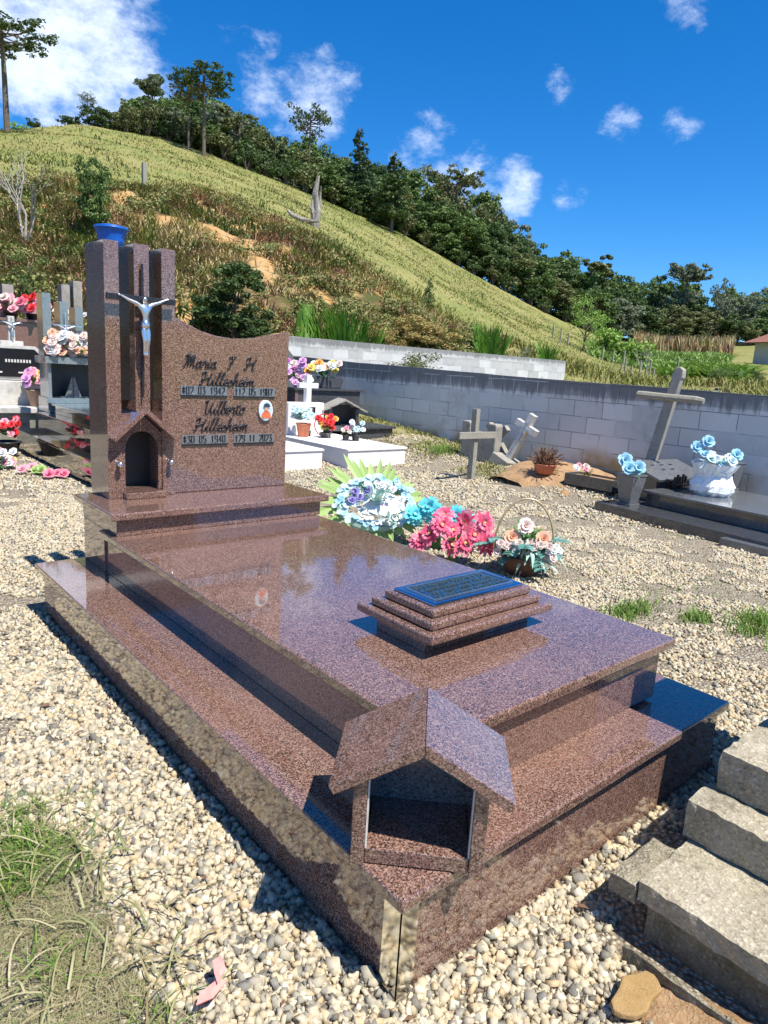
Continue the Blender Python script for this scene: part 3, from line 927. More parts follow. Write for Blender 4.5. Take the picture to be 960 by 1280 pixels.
# raised lettering -----------------------------------------------------------
GL = {  # cursive strokes in a cell; x advance last
 'M': ([[(0, .1), (.06, 0), (.12, .25), (.25, .95), (.28, 1), (.30, .5), (.30, .05), (.42, .7), (.52, 1), (.54, .5), (.55, .05), (.65, .5), (.76, 1), (.78, .5), (.80, .1), (.90, .05), (.96, .15)], [(.02, .75), (.08, .95), (.25, .98)]], 1.0),
 'H': ([[(.02, .75), (.10, .98), (.30, .95), (.24, .5), (.12, .05), (.02, .0), (.0, .12)], [(.78, 1), (.66, .6), (.58, .1), (.66, .0), (.78, .15)], [(.05, .42), (.3, .5), (.68, .55)]], .85),
 'F': ([[(.02, .8), (.10, 1), (.40, .92), (.72, 1)], [(.42, .95), (.34, .4), (.2, .02), (.04, .05)], [(.2, .5), (.55, .55)]], .8),
 'V': ([[(0, .8), (.08, 1), (.18, .9), (.14, .3), (.22, .02), (.38, .1), (.52, .5), (.60, 1)], [(.58, 1), (.56, .3), (.64, .0), (.74, .12)]], .76),
 'a': ([[(.42, .42), (.25, .5), (.08, .3), (.10, .05), (.25, .02), (.40, .25), (.44, .48), (.42, .1), (.50, .0), (.60, .12)]], .56),
 'r': ([[(0, .12), (.12, .5), (.16, .52), (.26, .45), (.36, .45), (.32, .1), (.40, 0), (.50, .12)]], .46),
 'i': ([[(0, .12), (.14, .48), (.12, .1), (.20, 0), (.30, .12)], [(.18, .68), (.20, .74)]], .28),
 'l': ([[(0, .12), (.16, .5), (.28, .95), (.20, 1), (.12, .7), (.12, .15), (.20, 0), (.32, .12)]], .30),
 'e': ([[(0, .12), (.18, .28), (.32, .4), (.24, .52), (.10, .38), (.10, .1), (.22, 0), (.38, .12)]], .36),
 's': ([[(0, .12), (.16, .38), (.22, .52), (.30, .25), (.26, .04), (.12, .0), (.06, .08)], [(.26, .04), (.40, .12)]], .36),
 'h': ([[(0, .12), (.16, .5), (.28, .95), (.20, 1), (.13, .7), (.10, 0), (.18, .35), (.30, .48), (.36, .35), (.34, .08), (.42, 0), (.52, .12)]], .48),
 'm': ([[(0, .12), (.08, .48), (.12, .4), (.08, 0), (.16, .35), (.26, .48), (.30, .3), (.28, 0), (.36, .35), (.46, .48), (.52, .3), (.50, .06), (.58, 0), (.68, .12)]], .64),
 'b': ([[(0, .12), (.16, .5), (.28, .95), (.20, 1), (.12, .7), (.12, .1), (.24, 0), (.36, .15), (.36, .4), (.26, .48)], [(.34, .4), (.46, .44)]], .42),
 't': ([[(0, .12), (.14, .5), (.22, .88), (.14, .4), (.12, .1), (.20, 0), (.32, .12)], [(.02, .6), (.34, .64)]], .30),
 'o': ([[(.24, .5), (.08, .35), (.08, .08), (.22, 0), (.38, .15), (.36, .42), (.24, .5), (.34, .44), (.50, .46)]], .46),
}
def stroke_word(mb, txt, x, z, h, w, r, y, slant=.28):
    for ch in txt:
        if ch == ' ': x += w * .5; continue
        st, adv = GL[ch]
        for s in st:
            P = [(x + px * w + pz * h * slant, y, z + pz * h) for px, pz in s]
            # smooth
            Q = []
            for i in range(len(P) - 1):
                p0 = Vector(P[max(i - 1, 0)]); p1 = Vector(P[i]); p2 = Vector(P[i + 1]); p3 = Vector(P[min(i + 2, len(P) - 1)])
                for t in (0, .5):
                    Q.append(.5 * ((2 * p1) + (p2 - p0) * t + (2 * p0 - 5 * p1 + 4 * p2 - p3) * t * t + (3 * p1 - p0 - 3 * p2 + p3) * t ** 3))
            Q.append(Vector(P[-1]))
            mb.tube(Q, r, 5)
        x += adv * w
    return x

def word_width(txt, w): return sum((.5 if c == ' ' else GL[c][1]) * w for c in txt)

def word(txt, x0, x1, z, h):
    n = word_width(txt, 1.0); w = (x1 - x0 - .28 * h) / n
    mb = MB(); stroke_word(mb, txt, x0, z, h, w, .0034, 2.445)
    return mb.build('lettering', 'dark_metal', TB, smooth=True)

word('Maria', .672, .862, 1.195, .062)
word('F', .905, .965, 1.195, .062)
word('H', 1.005, 1.085, 1.195, .062)
word('Hillesheim', .755, 1.080, 1.110, .066)
word('Vilberto', .775, 1.025, .967, .066)
word('Hillesheim', .725, 1.045, .880, .066)

DIG = {  # seven-segment-ish strokes for the plain date numerals
 '0': [[(0, 0), (0, 1), (1, 1), (1, 0), (0, 0)]], '1': [[(.2, .8), (.55, 1), (.55, 0)]], '2': [[(0, .85), (.3, 1), (1, 1), (1, .55), (0, 0), (1, 0)]],
 '3': [[(0, 1), (1, 1), (.4, .55), (1, .5), (1, 0), (0, 0)]], '4': [[(.8, 0), (.8, 1), (0, .3), (1, .3)]], '5': [[(1, 1), (0, 1), (0, .55), (1, .55), (1, 0), (0, 0)]],
 '6': [[(1, 1), (0, 1), (0, 0), (1, 0), (1, .5), (0, .5)]], '7': [[(0, 1), (1, 1), (.35, 0)]], '8': [[(0, 0), (0, 1), (1, 1), (1, 0), (0, 0)], [(0, .52), (1, .52)]],
 '9': [[(0, 0), (1, 0), (1, 1), (0, 1), (0, .5), (1, .5)]], '.': [[(.4, 0), (.6, 0)]],
 '*': [[(0, .2), (1, .8)], [(0, .8), (1, .2)], [(.5, 0), (.5, 1)]], '+': [[(.5, -.1), (.5, 1)], [(0, .7), (1, .7)]]}
def date(txt, x0, x1, z, h=.034):
    n = len(txt); cw = (x1 - x0) / (n + .4)
    bxp = MB().box(x0 - .004, x1 + .004, 2.4435, 2.4495, z - .012, z - .004).build('date_bar', 'dark_metal', TB)
    MB().box(x0 - .004, x1 + .004, 2.4468, 2.4495, z - .0035, z + h + .007).build('date_plate', 'grey_metal', bxp)
    x = x0 + cw * .2
    for grp in txt.split(' '):
        mb = MB()
        for ch in grp:
            for s in DIG[ch]:
                mb.tube([(x + a * cw * .62, 2.4445, z + .003 + b * h) for a, b in s], .0026, 5)
            x += cw
        mb.build('numerals', 'dark_metal', bxp)
        x += cw * (1.0)
date('*02 03 1942', .662, .905, 1.062)
date('+12 05 1987', .950, 1.188, 1.062)
date('*30 05 1940', .668, .912, .818)
date('+29 11 2023', .955, 1.190, .818)

# porcelain portrait
pt = MB()
el = [(1.135 + .042 * math.cos(a), .985 + .055 * math.sin(a)) for a in np.linspace(0, 2 * PI, 28, endpoint=False)]
pt.prism(el, 2.436, 2.4495)
po = pt.build('portrait', 'porcelain', TB, bevel=.002)
MB().prism([(1.135 + .036 * math.cos(a), .985 + .049 * math.sin(a)) for a in np.linspace(0, 2 * PI, 28, endpoint=False)], 2.4345, 2.4358).build('portrait_ground', simple('pale_blue_print', (.50, .66, .72), .3), po)
MB().prism([(1.108, .945), (1.164, .945), (1.160, .968), (1.150, .982), (1.120, .982), (1.110, .968)], 2.4325, 2.4343).build('portrait_shirt', 'orange_print', po)
MB().prism([(1.135 + .012 * math.cos(a), .997 + .015 * math.sin(a)) for a in np.linspace(0, 2 * PI, 16, endpoint=False)], 2.4305, 2.4323).build('portrait_face', 'skin_print', po)
MB().prism([(1.114, 1.005), (1.156, 1.005), (1.150, 1.020), (1.135, 1.026), (1.120, 1.020)], 2.4285, 2.4303).build('portrait_cap', 'navy_print', po)

# pedestal with plaque on the slab
PD = thing('plaque_pedestal', 'low three tier brown granite pedestal with metal plaque coloured like the reflected sky on the slab', 'pedestal', (.75, .6, .4592), world_coords=True)
bx('foot', G, PD, .515, .985, .50, .715, .4594, .506, .001)
bx('tier', G, PD, .478, 1.03, .438, .775, .5065, .5335, .007, 4)
bx('tier', G, PD, .502, 1.00, .466, .738, .5340, .5600, .009, 4)
bx('tier', G, PD, .528, .972, .490, .705, .5605, .5860, .007, 4)
pq = bx('plaque', 'plaque_steel', PD, .548, .948, .507, .685, .5865, .595, .003)
fr = MB()
for a in ((.572, .924, .528, .533), (.572, .924, .657, .662)): fr.box(*a, .5952, .600)
for a in ((.572, .577, .533, .657), (.919, .924, .533, .657)): fr.box(*a, .5952, .600)
fr.build('plaque_border', 'silver', pq, bevel=.001)
wr = MB(); gr_ = random.Random(5)
for row in range(4):
    x = .590
    y = .640 - row * .030
    while x < .905:
        w_ = gr_.uniform(.006, .012)
        wr.box(x, x + w_, y - .007, y + .009, .5952, .5985)
        x += w_ + (.004 if gr_.random() < .8 else .014)
wr.build('relief_letters', 'gold_metal', pq)

# ------------------------------------------------------------------ candle house on the near corner
CH = thing('candle_house', 'small open brown granite candle house with gabled roof on the near corner', 'candle house', (.08, .05, .2555), R(-45))
# local x = along the front, local y = back (towards the tomb)
bx('floor', G, CH, -.106, .106, .002, .195, .002, .036, .002)
MB().prism([(-.135, 0), (-.1065, 0), (-.1065, .202), (-.135, .186)], -.004, .2).build('side_wall', G, CH, bevel=.002)
MB().prism([(.1065, 0), (.135, 0), (.135, .186), (.1065, .202)], -.004, .2).build('side_wall', G, CH, bevel=.002)
MB().prism([(-.106, .0365), (.106, .0365), (.106, .200), (0, .260), (-.106, .200)], .178, .198).build('back_wall', 'grey_granite', CH)
gt = MB().box(-.1062, -.103, .002, .016, .0363, .198)
MB().box(.103, .1062, .002, .016, .0363, .198).build('grout_line', 'grout', CH)
gt.build('grout_line', 'grout', CH)
for s in (-1, 1):
    ang = math.atan2(.095, .19)
    P = [(0, .285), (s * .192, .187), (s * .192 + s * -.0, .187 - .022), (s * .0, .285 - .024)]
    P = [(s * .0006, .292), (s * .184, .184), (s * .173, .165), (s * .0006, .264)]
    MB().prism(P, -.022, .23).build('roof_slab', G, CH, bevel=.0015)
MB().box(-.002, .002, -.021, .229, .284, .2895).build('ridge_joint', 'dark_metal', CH)

# ------------------------------------------------------------------ old stepped concrete tomb, lower right
OT = thing('stepped_concrete_tomb', 'old rough concrete tomb in three mossy steps at the lower right', 'tomb', (1.0, -.6, 0), world_coords=True)
def roughbox(x0, x1, y0, y1, z0, z1, name, mat, cuts=.022, jit=.0022, seed=1):
    bm = bmesh.new(); rs = random.Random(seed)
    mb = MB(); mb.box(x0, x1, y0, y1, z0, z1)
    for ax, (a, b) in enumerate(((x0, x1), (y0, y1), (z0, z1))):
        n = max(1, int((b - a) / cuts)) if ax != 1 else max(1, int(min(b - a, 1.2) / cuts))
        for k in range(1, n):
            co = [0, 0, 0]; co[ax] = b - k * (min(b - a, 1.2) if ax == 1 else (b - a)) / n
            no = [0, 0, 0]; no[ax] = 1
            bmesh.ops.bisect_plane(mb.bm, geom=mb.bm.verts[:] + mb.bm.edges[:] + mb.bm.faces[:], plane_co=co, plane_no=no)
    for v in mb.bm.verts:
        on = sum((abs(v.co[i] - b) < 1e-5) or (abs(v.co[i] - a) < 1e-5) for i, (a, b) in enumerate(((x0, x1), (y0, y1), (z0, z1))))
        v.co += Vector([rs.uniform(-jit, jit) for _ in range(3)])
        if on >= 2:
            c = Vector(((x0 + x1) / 2, (y0 + y1) / 2, (z0 + z1) / 2))
            d = Vector([(0 if not ((abs(v.co[i] - b) < jit * 2) or (abs(v.co[i] - a) < jit * 2)) else (c[i] - v.co[i])) for i in range(3)])
            if d.length > 0: v.co += d.normalized() * rs.uniform(0, jit * 2.5)
    return mb.build(name, mat, OT)
roughbox(.568, .92, -2.4, -.185, .095, .148, 'step_slab', 'old_concrete', seed=1)
roughbox(.60, .80, -2.4, -.20, -.05, .094, 'under_wall', 'ledge_concrete', seed=2)
roughbox(.80, .925, -2.4, -.168, .149, .252, 'middle_block', 'old_concrete', seed=3)
roughbox(.90, 1.30, -2.4, -.19, .253, .362, 'upper_block', 'old_concrete', seed=4)
roughbox(.81, 1.3, -2.4, -.19, -.05, .147, 'foundation', 'ledge_concrete', seed=5)
roughbox(.93, 1.3, -2.4, -.20, .15, .252, 'foundation', 'ledge_concrete', seed=15)
roughbox(1.185, 1.75, -2.4, -.30, .363, 1.26, 'head_block', 'old_concrete', cuts=.08, seed=6)
roughbox(.562, .76, -.182, -.118, .085, .132, 'end_slab', 'ledge_concrete', seed=7)
roughbox(.492, .502, -.62, -.205, -.02, .036, 'edging', 'ledge_concrete', seed=8)
# flat ochre stone on the soil
fs = MB(); rs_ = random.Random(3)
pts = [(.415 + .075 * math.cos(a) * rs_.uniform(.8, 1.15), -.285 + .036 * math.sin(a) * rs_.uniform(.75, 1.2)) for a in np.linspace(0, 2 * PI, 13, endpoint=False)]
fs.prism(pts, .015, .030, 'z')
tag(fs.build('flat_stone', 'sandstone', bevel=.004), 'flat ochre stone lying on soil at the bottom right', 'stone')
# soil spread
def soil_patch(name, label, cx, cy, rx, ry, h, seed):
    g = np.random.default_rng(seed); n = 36
    u = np.linspace(-1, 1, n); X, Y = np.meshgrid(u, u)
    d = np.clip(1 - np.hypot(X, Y) * (1 + .9 * (vnoise(X, Y, .45, seed) - .4) + .4 * (vnoise(X, Y, .15, seed + 5) - .5)), -.2, 1)
    x = cx + X * rx; y = cy + Y * ry
    Z = ground_z(x, y) + np.where(d > 0, h * np.sqrt(np.maximum(d, 0)) * (.6 + .6 * vnoise(x, y, rx * .22, seed + 1)), -.03)
    i = (np.arange(n - 1)[:, None] * n + np.arange(n - 1)[None]); F = np.stack([i, i + 1, i + n + 1, i + n], -1).reshape(-1, 4)
    o = np_mesh(name, np.stack([x, y, Z], -1).reshape(-1, 3), F, ['soil']); o['kind'] = 'stuff'; tag(o, label, 'soil')
soil_patch('soil_heap', 'orange soil heap at the wall foot around the dry pot plant', 6.05, 4.05, .66, .75, .12, 61)
soil_patch('soil', 'loose ochre soil beside the old concrete steps', .47, -.44, .085, .22, .03, 62)

# scrap of pink plastic
pp = MB()
for pts, z in (([(-.04, 0), (-.01, -.015), (.03, -.012), (.02, .004), (-.02, .012)], .0), ([(.01, -.005), (.04, .002), (.055, .03), (.035, .035), (.02, .015)], .008)):
    pp.prism([(a, b) for a, b in pts], z, z + .003, 'z')
o = pp.build('plastic_scrap', 'pink_plastic'); o.location = (-.275, .235, .035); o.rotation_euler = (.2, -.1, .3)
tag(o, 'torn scrap of faded pink plastic on gravel at the bottom edge', 'litter')

# ------------------------------------------------------------------ flowers
def petals(mb, c, nrm, r, n=8, layers=2, cup=.35, w=.42, rs=random):
    nrm = Vector(nrm).normalized(); a = nrm.orthogonal().normalized(); b = nrm.cross(a)
    c = Vector(c)
    for L in range(layers):
        rl = r * (1 - .28 * L); tilt = cup + .45 * L
        for k in range(n):
            th = 2 * PI * (k + .5 * L) / n + rs.uniform(-.1, .1)
            d = a * math.cos(th) + b * math.sin(th); s = nrm.cross(d)
            tl = tilt + rs.uniform(-.1, .1)
            out = d * math.cos(tl) + nrm * math.sin(tl)
            p0 = c + nrm * (.02 * r * L); ww = rl * w
            pts = [p0 - s * ww * .25, p0 + s * ww * .25, p0 + out * rl * .55 + s * ww, p0 + out * rl + s * ww * .45 - nrm * rl * .08,
                   p0 + out * rl - s * ww * .45 - nrm * rl * .08, p0 + out * rl * .55 - s * ww]
            vs = [mb.bm.verts.new(p) for p in pts]
            mb._face([vs[0], vs[1], vs[2], vs[5]]); mb._face([vs[5], vs[2], vs[3], vs[4]])


def flower_mesh(name, r, n, layers, cup, mat, cmat, rs, w=.42):
    mb = MB(); petals(mb, (0, 0, 0), (0, 0, 1), r, n, layers, cup, w, rs)
    mb.mi = 1; mb.blob((0, 0, r * .12), r * .17, 1)
    me = bpy.data.meshes.new(name); mb.bm.to_mesh(me); mb.bm.free()
    me.materials.append(MAT[mat]); me.materials.append(MAT[cmat])
    return me


def rosette(name, r, mat, rs):
    mb = MB(); petals(mb, (0, 0, 0), (0, 0, 1), r, 6, 4, .25, .55, rs)
    me = bpy.data.meshes.new(name); mb.bm.to_mesh(me); mb.bm.free(); me.materials.append(MAT[mat]); return me


for nm, cols in {'f_hot_pink': [(.72, .08, .18), (.80, .16, .28), (.80, .32, .40)], 'f_pink': [(.75, .30, .38), (.80, .42, .48)], 'f_red': [(.65, .02, .03), (.75, .06, .06)],
                 'f_white': [(.80, .80, .76), (.74, .76, .78)], 'f_blush': [(.82, .62, .55), (.80, .70, .64)], 'f_peach': [(.82, .42, .27), (.85, .55, .38)],
                 'f_blue': [(.30, .60, .74), (.42, .70, .80), (.25, .52, .70)], 'f_pale_blue': [(.50, .70, .78), (.62, .78, .82)], 'f_violet': [(.20, .17, .50), (.35, .30, .62)],
                 'f_purple': [(.50, .12, .42), (.62, .22, .52)], 'f_yellow': [(.80, .62, .10), (.82, .70, .25)], 'f_orange': [(.85, .35, .07), (.85, .48, .12)],
                 'f_turq': [(.10, .60, .68), (.20, .68, .74)], 'f_lilac': [(.62, .30, .60), (.70, .40, .65)]}.items():
    MAT[nm] = islandmat(nm[2:] + '_petals', cols, .6, .25)
MAT['leaf_lime'] = islandmat('lime_palm_leaf', [(.34, .50, .16), (.45, .60, .22), (.28, .42, .12)], .5, .3)
MAT['leaf_teal'] = islandmat('teal_eucalyptus_leaf', [(.06, .20, .17), (.12, .30, .26), (.20, .38, .33)], .5, .2)
MAT['leaf_green'] = islandmat('green_leaf', [(.05, .13, .03), (.10, .22, .05), (.16, .28, .08)], .5, .2)
MAT['leaf_mint'] = islandmat('mint_foliage', [(.35, .55, .48), (.50, .66, .58)], .6, .2)
MAT['leaf_dark'] = islandmat('dark_leaf', [(.015, .03, .012), (.03, .055, .02)], .6, .1)

FM = {}
def put_flower(parent, kind, r, loc, nrm, mat, cmat='f_yellow', name='flower'):
    key = (kind, round(r, 3), mat, cmat)
    if key not in FM:
        rs = random.Random(hash(key[0]) % 97 + int(r * 1000))
        FM[key] = flower_mesh('flower', r, 15, 4, .08, mat, cmat, rs, .20) if kind == 'daisy' else (rosette('flower', r, mat, rs) if kind == 'rose' else flower_mesh('flower', r, 6, 1, .35, mat, cmat, rs, .5))
    o = bpy.data.objects.new(name, FM[key]); COL.objects.link(o); o.parent = parent
    off = ORG.get(parent.name, Vector())
    o.location = Vector(loc) - off
    q = Vector(nrm).to_track_quat('Z', 'Y'); o.rotation_euler = (q @ Euler((0, 0, random.uniform(0, 6))).to_quaternion()).to_euler()
    return o


def leaf_mesh(mb, base, d, L, w, fold=.15, bend=.3, up=Vector((0, 0, 1))):
    base = Vector(base); d = Vector(d).normalized(); s = d.cross(up)
    if s.length < .1: s = d.orthogonal()
    s.normalize(); n = s.cross(d)
    prof = [(0, .12), (.25, .8), (.55, 1), (.8, .6), (1, .03)]
    prev = None
    for t, k in prof:
        c = base + d * L * t - n * 0 - Vector((0, 0, 1)) * (bend * L * t * t)
        row = [mb.bm.verts.new(c - s * w * k + n * fold * w * k), mb.bm.verts.new(c), mb.bm.verts.new(c + s * w * k + n * fold * w * k)]
        if prev:
            mb._face([prev[0], prev[1], row[1], row[0]]); mb._face([prev[1], prev[2], row[2], row[1]])
        prev = row


def foliage(parent, c, r, n, L, w, mat, seed, name='leaves', flat=.8, bend=.3, up_bias=.3):
    rs = random.Random(seed); mb = MB()
    for _ in range(n):
        th = rs.uniform(0, 2 * PI); el = rs.uniform(-.2, 1.2) * flat
        d = Vector((math.cos(th) * math.cos(el), math.sin(th) * math.cos(el), math.sin(el) + up_bias))
        b = Vector(c) + d.normalized() * r * rs.uniform(.1, .8)
        leaf_mesh(mb, b, d, L * rs.uniform(.7, 1.2), w, bend=bend * rs.uniform(.3, 1.5))
    return mb.build(name, mat, parent)

VIEW = Vector((-.6, -.65, .45)).normalized()

# flower wreath beside the tomb, right
W0 = Vector((2.42, 3.00, .215))
WR = thing('flower_wreath', 'round pale blue and white funeral wreath with lime palm leaves leaning by the slab', 'wreath', (2.45, 3.05, 0), world_coords=True)
wn_ = Vector((-.50, -.52, .70)).normalized()          # wreath faces up and towards the tomb
wa = Vector((.74, -.67, 0)).normalized(); wb = wn_.cross(wa)
if wb.z < 0: wb = -wb
rs = random.Random(12)
def wpt(a, b, h=0): return W0 + wa * a + wb * b + wn_ * h
mb = MB()
for k in range(44):
    th = 2 * PI * k / 44 + rs.uniform(-.05, .05)
    if -2.4 < th - PI * 1.5 < -.0 and False: pass
    d = (wa * math.cos(th) + wb * math.sin(th)) + wn_ * rs.uniform(-.05, .25)
    L = .215 * (1.3 if math.cos(th) < .3 else .75) * rs.uniform(.8, 1.15)
    leaf_mesh(mb, wpt(.16 * math.cos(th), .13 * math.sin(th), -.01), d, L, .022, up=wn_, bend=.08)
mb.build('palm_leaves', 'leaf_lime', WR)
foliage(WR, wpt(0, 0, .0), .13, 150, .07, .012, 'leaf_mint', 66, 'inner_filler', bend=.1)
for k in range(46):
    th = rs.uniform(0, 6.28); q_ = rs.uniform(.4, .9)
    put_flower(WR, 'small', .020, wpt(.20 * q_ * math.cos(th), .16 * q_ * math.sin(th), .035 + rs.uniform(0, .01)), wn_ + Vector((rs.uniform(-.4, .4), rs.uniform(-.4, .4), 0)), 'f_white' if k % 2 else 'f_pale_blue', 'f_white')
MB().tube([wpt(.22 * math.cos(a), .17 * math.sin(a)) for a in np.linspace(0, 2 * PI, 25)], .03, 8, caps=False).build('ring', 'leaf_mint', WR)
for k in range(70):
    th = 2 * PI * k / 70; rr = rs.uniform(.82, 1.12)
    put_flower(WR, 'small', .022, wpt(.23 * rr * math.cos(th), .175 * rr * math.sin(th), .03 + rs.uniform(0, .012)), wn_ + Vector((rs.uniform(-.4, .4), rs.uniform(-.4, .4), 0)), 'f_pale_blue' if rs.random() < .65 else 'f_blue', 'f_white')
for a, b in ((-.13, .05), (-.10, .01), (-.145, -.01), (-.05, .07)):
    put_flower(WR, 'rose', .032, wpt(a, b, .055), wn_ + Vector((rs.uniform(-.3, .3), 0, 0)), 'f_violet')
foliage(WR, wpt(-.10, .03, .03), .05, 18, .055, .010, 'leaf_lime', 4, 'inner_leaves')
for a, b in ((.10, .09), (.03, .12), (.16, .02)):
    put_flower(WR, 'rose', .028, wpt(a, b, .05), wn_, 'f_white')
# satin oval card
P = [wpt(.05 + .13 * math.cos(t), -.02 + .085 * math.sin(t), .045 + .008 * math.sin(5 * t)) for t in np.linspace(0, 2 * PI, 24, endpoint=False)]
mb = MB(); cv = mb.bm.verts.new(wpt(.05, -.02, .058)); pv = [mb.bm.verts.new(p) for p in P]
for i in range(24): mb._face([cv, pv[i], pv[(i + 1) % 24]])
mb.build('satin_card', 'card', WR, smooth=True)
tl = MB()
for row, (wd, off) in enumerate(((.11, 0), (.15, .0), (.09, .0))):
    for k in range(int(wd / .012)):
        a = .05 - wd / 2 + k * .012; b = .012 - row * .026
        tl.tube([wpt(a, b, .0615), wpt(a + .007, b + .006, .0615)], .0014, 4)
tl.build('card_script', simple('rose_script', (.55, .30, .40), .5), WR)
foliage(WR, wpt(.08, -.13, .02), .09, 40, .06, .009, 'leaf_mint', 6, 'filler_leaves')
for k in range(26):
    put_flower(WR, 'small', .017, wpt(rs.uniform(-.1, .26), rs.uniform(-.17, -.09), .04 + rs.uniform(0, .02)), wn_, 'f_white', 'f_yellow')

WR.scale = (1.18, 1.18, 1.18)
# turquoise bow behind pink flowers
TQ = thing('turquoise_bouquet', 'turquoise artificial flowers between the wreath and the pink blooms', 'bouquet', (2.62, 2.55, 0), world_coords=True)
for i, (dx, dy, dz) in enumerate(((0, 0, .26), (.12, -.10, .25), (-.10, .10, .24), (.05, -.06, .17), (.18, -.16, .20), (-.02, .04, .30))):
    put_flower(TQ, 'daisy', .085, (2.60 + dx, 2.56 + dy, dz), VIEW + Vector((rs.uniform(-.4, .4), rs.uniform(-.4, .4), .1)), 'f_turq', 'f_pale_blue')
foliage(TQ, (2.62, 2.53, .12), .16, 70, .09, .014, 'leaf_teal', 7)
MB().tube([(2.62, 2.54, 0), (2.62, 2.54, .15)], .03, 8).build('stems', 'leaf_green', TQ)

PK = thing('pink_bouquet', 'hot pink artificial dahlia blooms beside the right edge of the slab', 'bouquet', (2.35, 2.15, 0), world_coords=True)
pc = [(-.14, .13, .17), (-.03, .10, .29), (.09, -.02, .26), (.0, .02, .20), (-.09, .05, .24), (.13, -.10, .18), (.04, -.08, .13), (-.17, .20, .11), (.20, -.12, .26), (-.06, -.03, .12), (.17, -.20, .14)]
for (dx, dy, dz) in pc:
    put_flower(PK, 'daisy', .092, (2.36 + dx, 2.17 + dy, dz + .02), VIEW + Vector((rs.uniform(-.5, .5), rs.uniform(-.5, .5), rs.uniform(-.1, .3))), 'f_hot_pink', 'f_yellow')
foliage(PK, (2.36, 2.17, .07), .16, 34, .10, .018, 'leaf_green', 8)
MB().tube([(2.36, 2.17, 0), (2.36, 2.17, .12)], .035, 8).build('stems', 'leaf_green', PK)

PK.scale = (.84, .84, 1.0); PK.location = (2.44, 2.20, 0)
# flower basket with hoop handle
BK = thing('flower_basket', 'wicker flower basket with tall gold hoop handle, peach roses and teal leaves', 'basket', (2.40, 1.62, 0), world_coords=True)
bc = Vector((2.42, 1.64, 0))
MB().lathe([(.075, .0), (.10, .07), (.115, .10), (.11, .102), (.09, .07)], 20, bc).build('basket_bowl', 'dry_stem', BK, smooth=True)
hd = Vector((.75, -.66, 0)).normalized()
MB().tube([bc + hd * (.145 * math.cos(t)) + Vector((0, 0, .14 + .24 * math.sin(t))) for t in np.linspace(-.15, PI + .15, 26)], .0055, 6).build('hoop_handle', 'gold_wire', BK, smooth=True)
foliage(BK, bc + Vector((0, 0, .11)), .13, 130, .085, .012, 'leaf_green', 9, 'green_leaves')
foliage(BK, bc + Vector((.03, -.03, .10)), .14, 110, .09, .008, 'leaf_mint', 10, 'mint_sprays', bend=.7, up_bias=0)
for i in range(15):
    th = -1.2 + i * .42; b0 = bc + Vector((0, 0, .12)); d = Vector((math.cos(th), math.sin(th), .55 + .3 * math.sin(i * 2.3))).normalized()
    L = .22 + .05 * math.sin(i * 1.7)
    pts_ = [b0 + d * L * t + Vector((0, 0, -.10 * t * t)) for t in np.linspace(0, 1, 6)]
    mb = MB(); mb.tube(pts_, .0022, 4)
    for p, p2 in zip(pts_[1:], pts_[:-1]):
        dd = (p - p2).normalized(); sd_ = dd.cross(Vector((0, 0, 1))).normalized()
        for q in (-1, 1):
            for u in (0, .5): leaf_mesh(mb, p2.lerp(p, u), (sd_ * q + dd * .5 + Vector((0, 0, .2))), .040, .014)
    mb.build('eucalyptus_spray', 'leaf_teal', BK)
for (a, h, k) in ((-.07, .20, 'f_peach'), (.08, .20, 'f_peach'), (-.01, .26, 'f_blush'), (.02, .16, 'f_blush')):
    put_flower(BK, 'rose', .042, bc + hd * a + Vector((-.05, -.05, h)), VIEW, k)
for i in range(24):
    a = rs.uniform(-.13, .15); put_flower(BK, 'rose', .022, bc + hd * a + Vector((-.07 + rs.uniform(-.03, .03), -.07 + rs.uniform(-.03, .03), rs.uniform(.09, .19))), VIEW + Vector((rs.uniform(-.4, .4), rs.uniform(-.4, .4), 0)), 'f_white' if i % 2 else 'f_blush')

BK.scale = (1.3, 1.3, 1.3); BK.location = (2.66, 1.80, 0)
# ------------------------------------------------------------------ block walls
MAT['block_wall'] = blockwall('grey_block_wall', 1.24)
MAT['white_block'] = blockwall('whitewashed_block_wall', 1.75, True)
def ragged_wall():
    mb = MB(); y = -3.0; rs = random.Random(2); n = int(17.5 / .4)
    pts = []
    for i in range(n + 1):
        yy = -3 + i * .4
        top = np.interp(yy, [-3, 2, 4, 6.5, 9, 11], [1.19, 1.20, 1.215, 1.26, 1.31, 1.36])
        pts.append((yy, top))
    for (y0, t0), (y1, t1) in zip(pts[:-1], pts[1:]):
        j = rs.uniform(-.006, .006)
        v = [mb.bm.verts.new(p) for p in ((6.7, y0, -.4), (6.7, y1, -.4), (6.7, y1, t1 + j), (6.7, y0, t0 + j), (6.84, y0, -.4), (6.84, y1, -.4), (6.84, y1, t1 + j), (6.84, y0, t0 + j))]
        for q in ((0, 1, 2, 3), (7, 6, 5, 4), (3, 2, 6, 7), (0, 3, 7, 4), (1, 5, 6, 2)): mb._face([v[i] for i in q])
    o = mb.build('block_wall', 'block_wall')
    return tag(o, 'long grey concrete block wall with blackened top course behind the graves', 'wall')
ragged_wall()
wl = MB(); A_ = Vector(at(31.0, 15.5)); B_ = Vector(at(54.8, 21.0))
dd = (B_ - A_); dd.z = 0; dl = dd.length; dd.normalize(); nn = Vector((-dd.y, dd.x, 0))
wl.prism([(0, -1.0), (dl, -1.0), (dl, 1.74), (0, 1.80)], 0, .15)
o = wl.build('block_wall', 'white_block'); o.location = (A_.x, A_.y, 0); o.rotation_euler = (0, 0, math.atan2(dd.y, dd.x))
tag(o, 'whitewashed block wall rising beyond the grey block wall', 'wall')

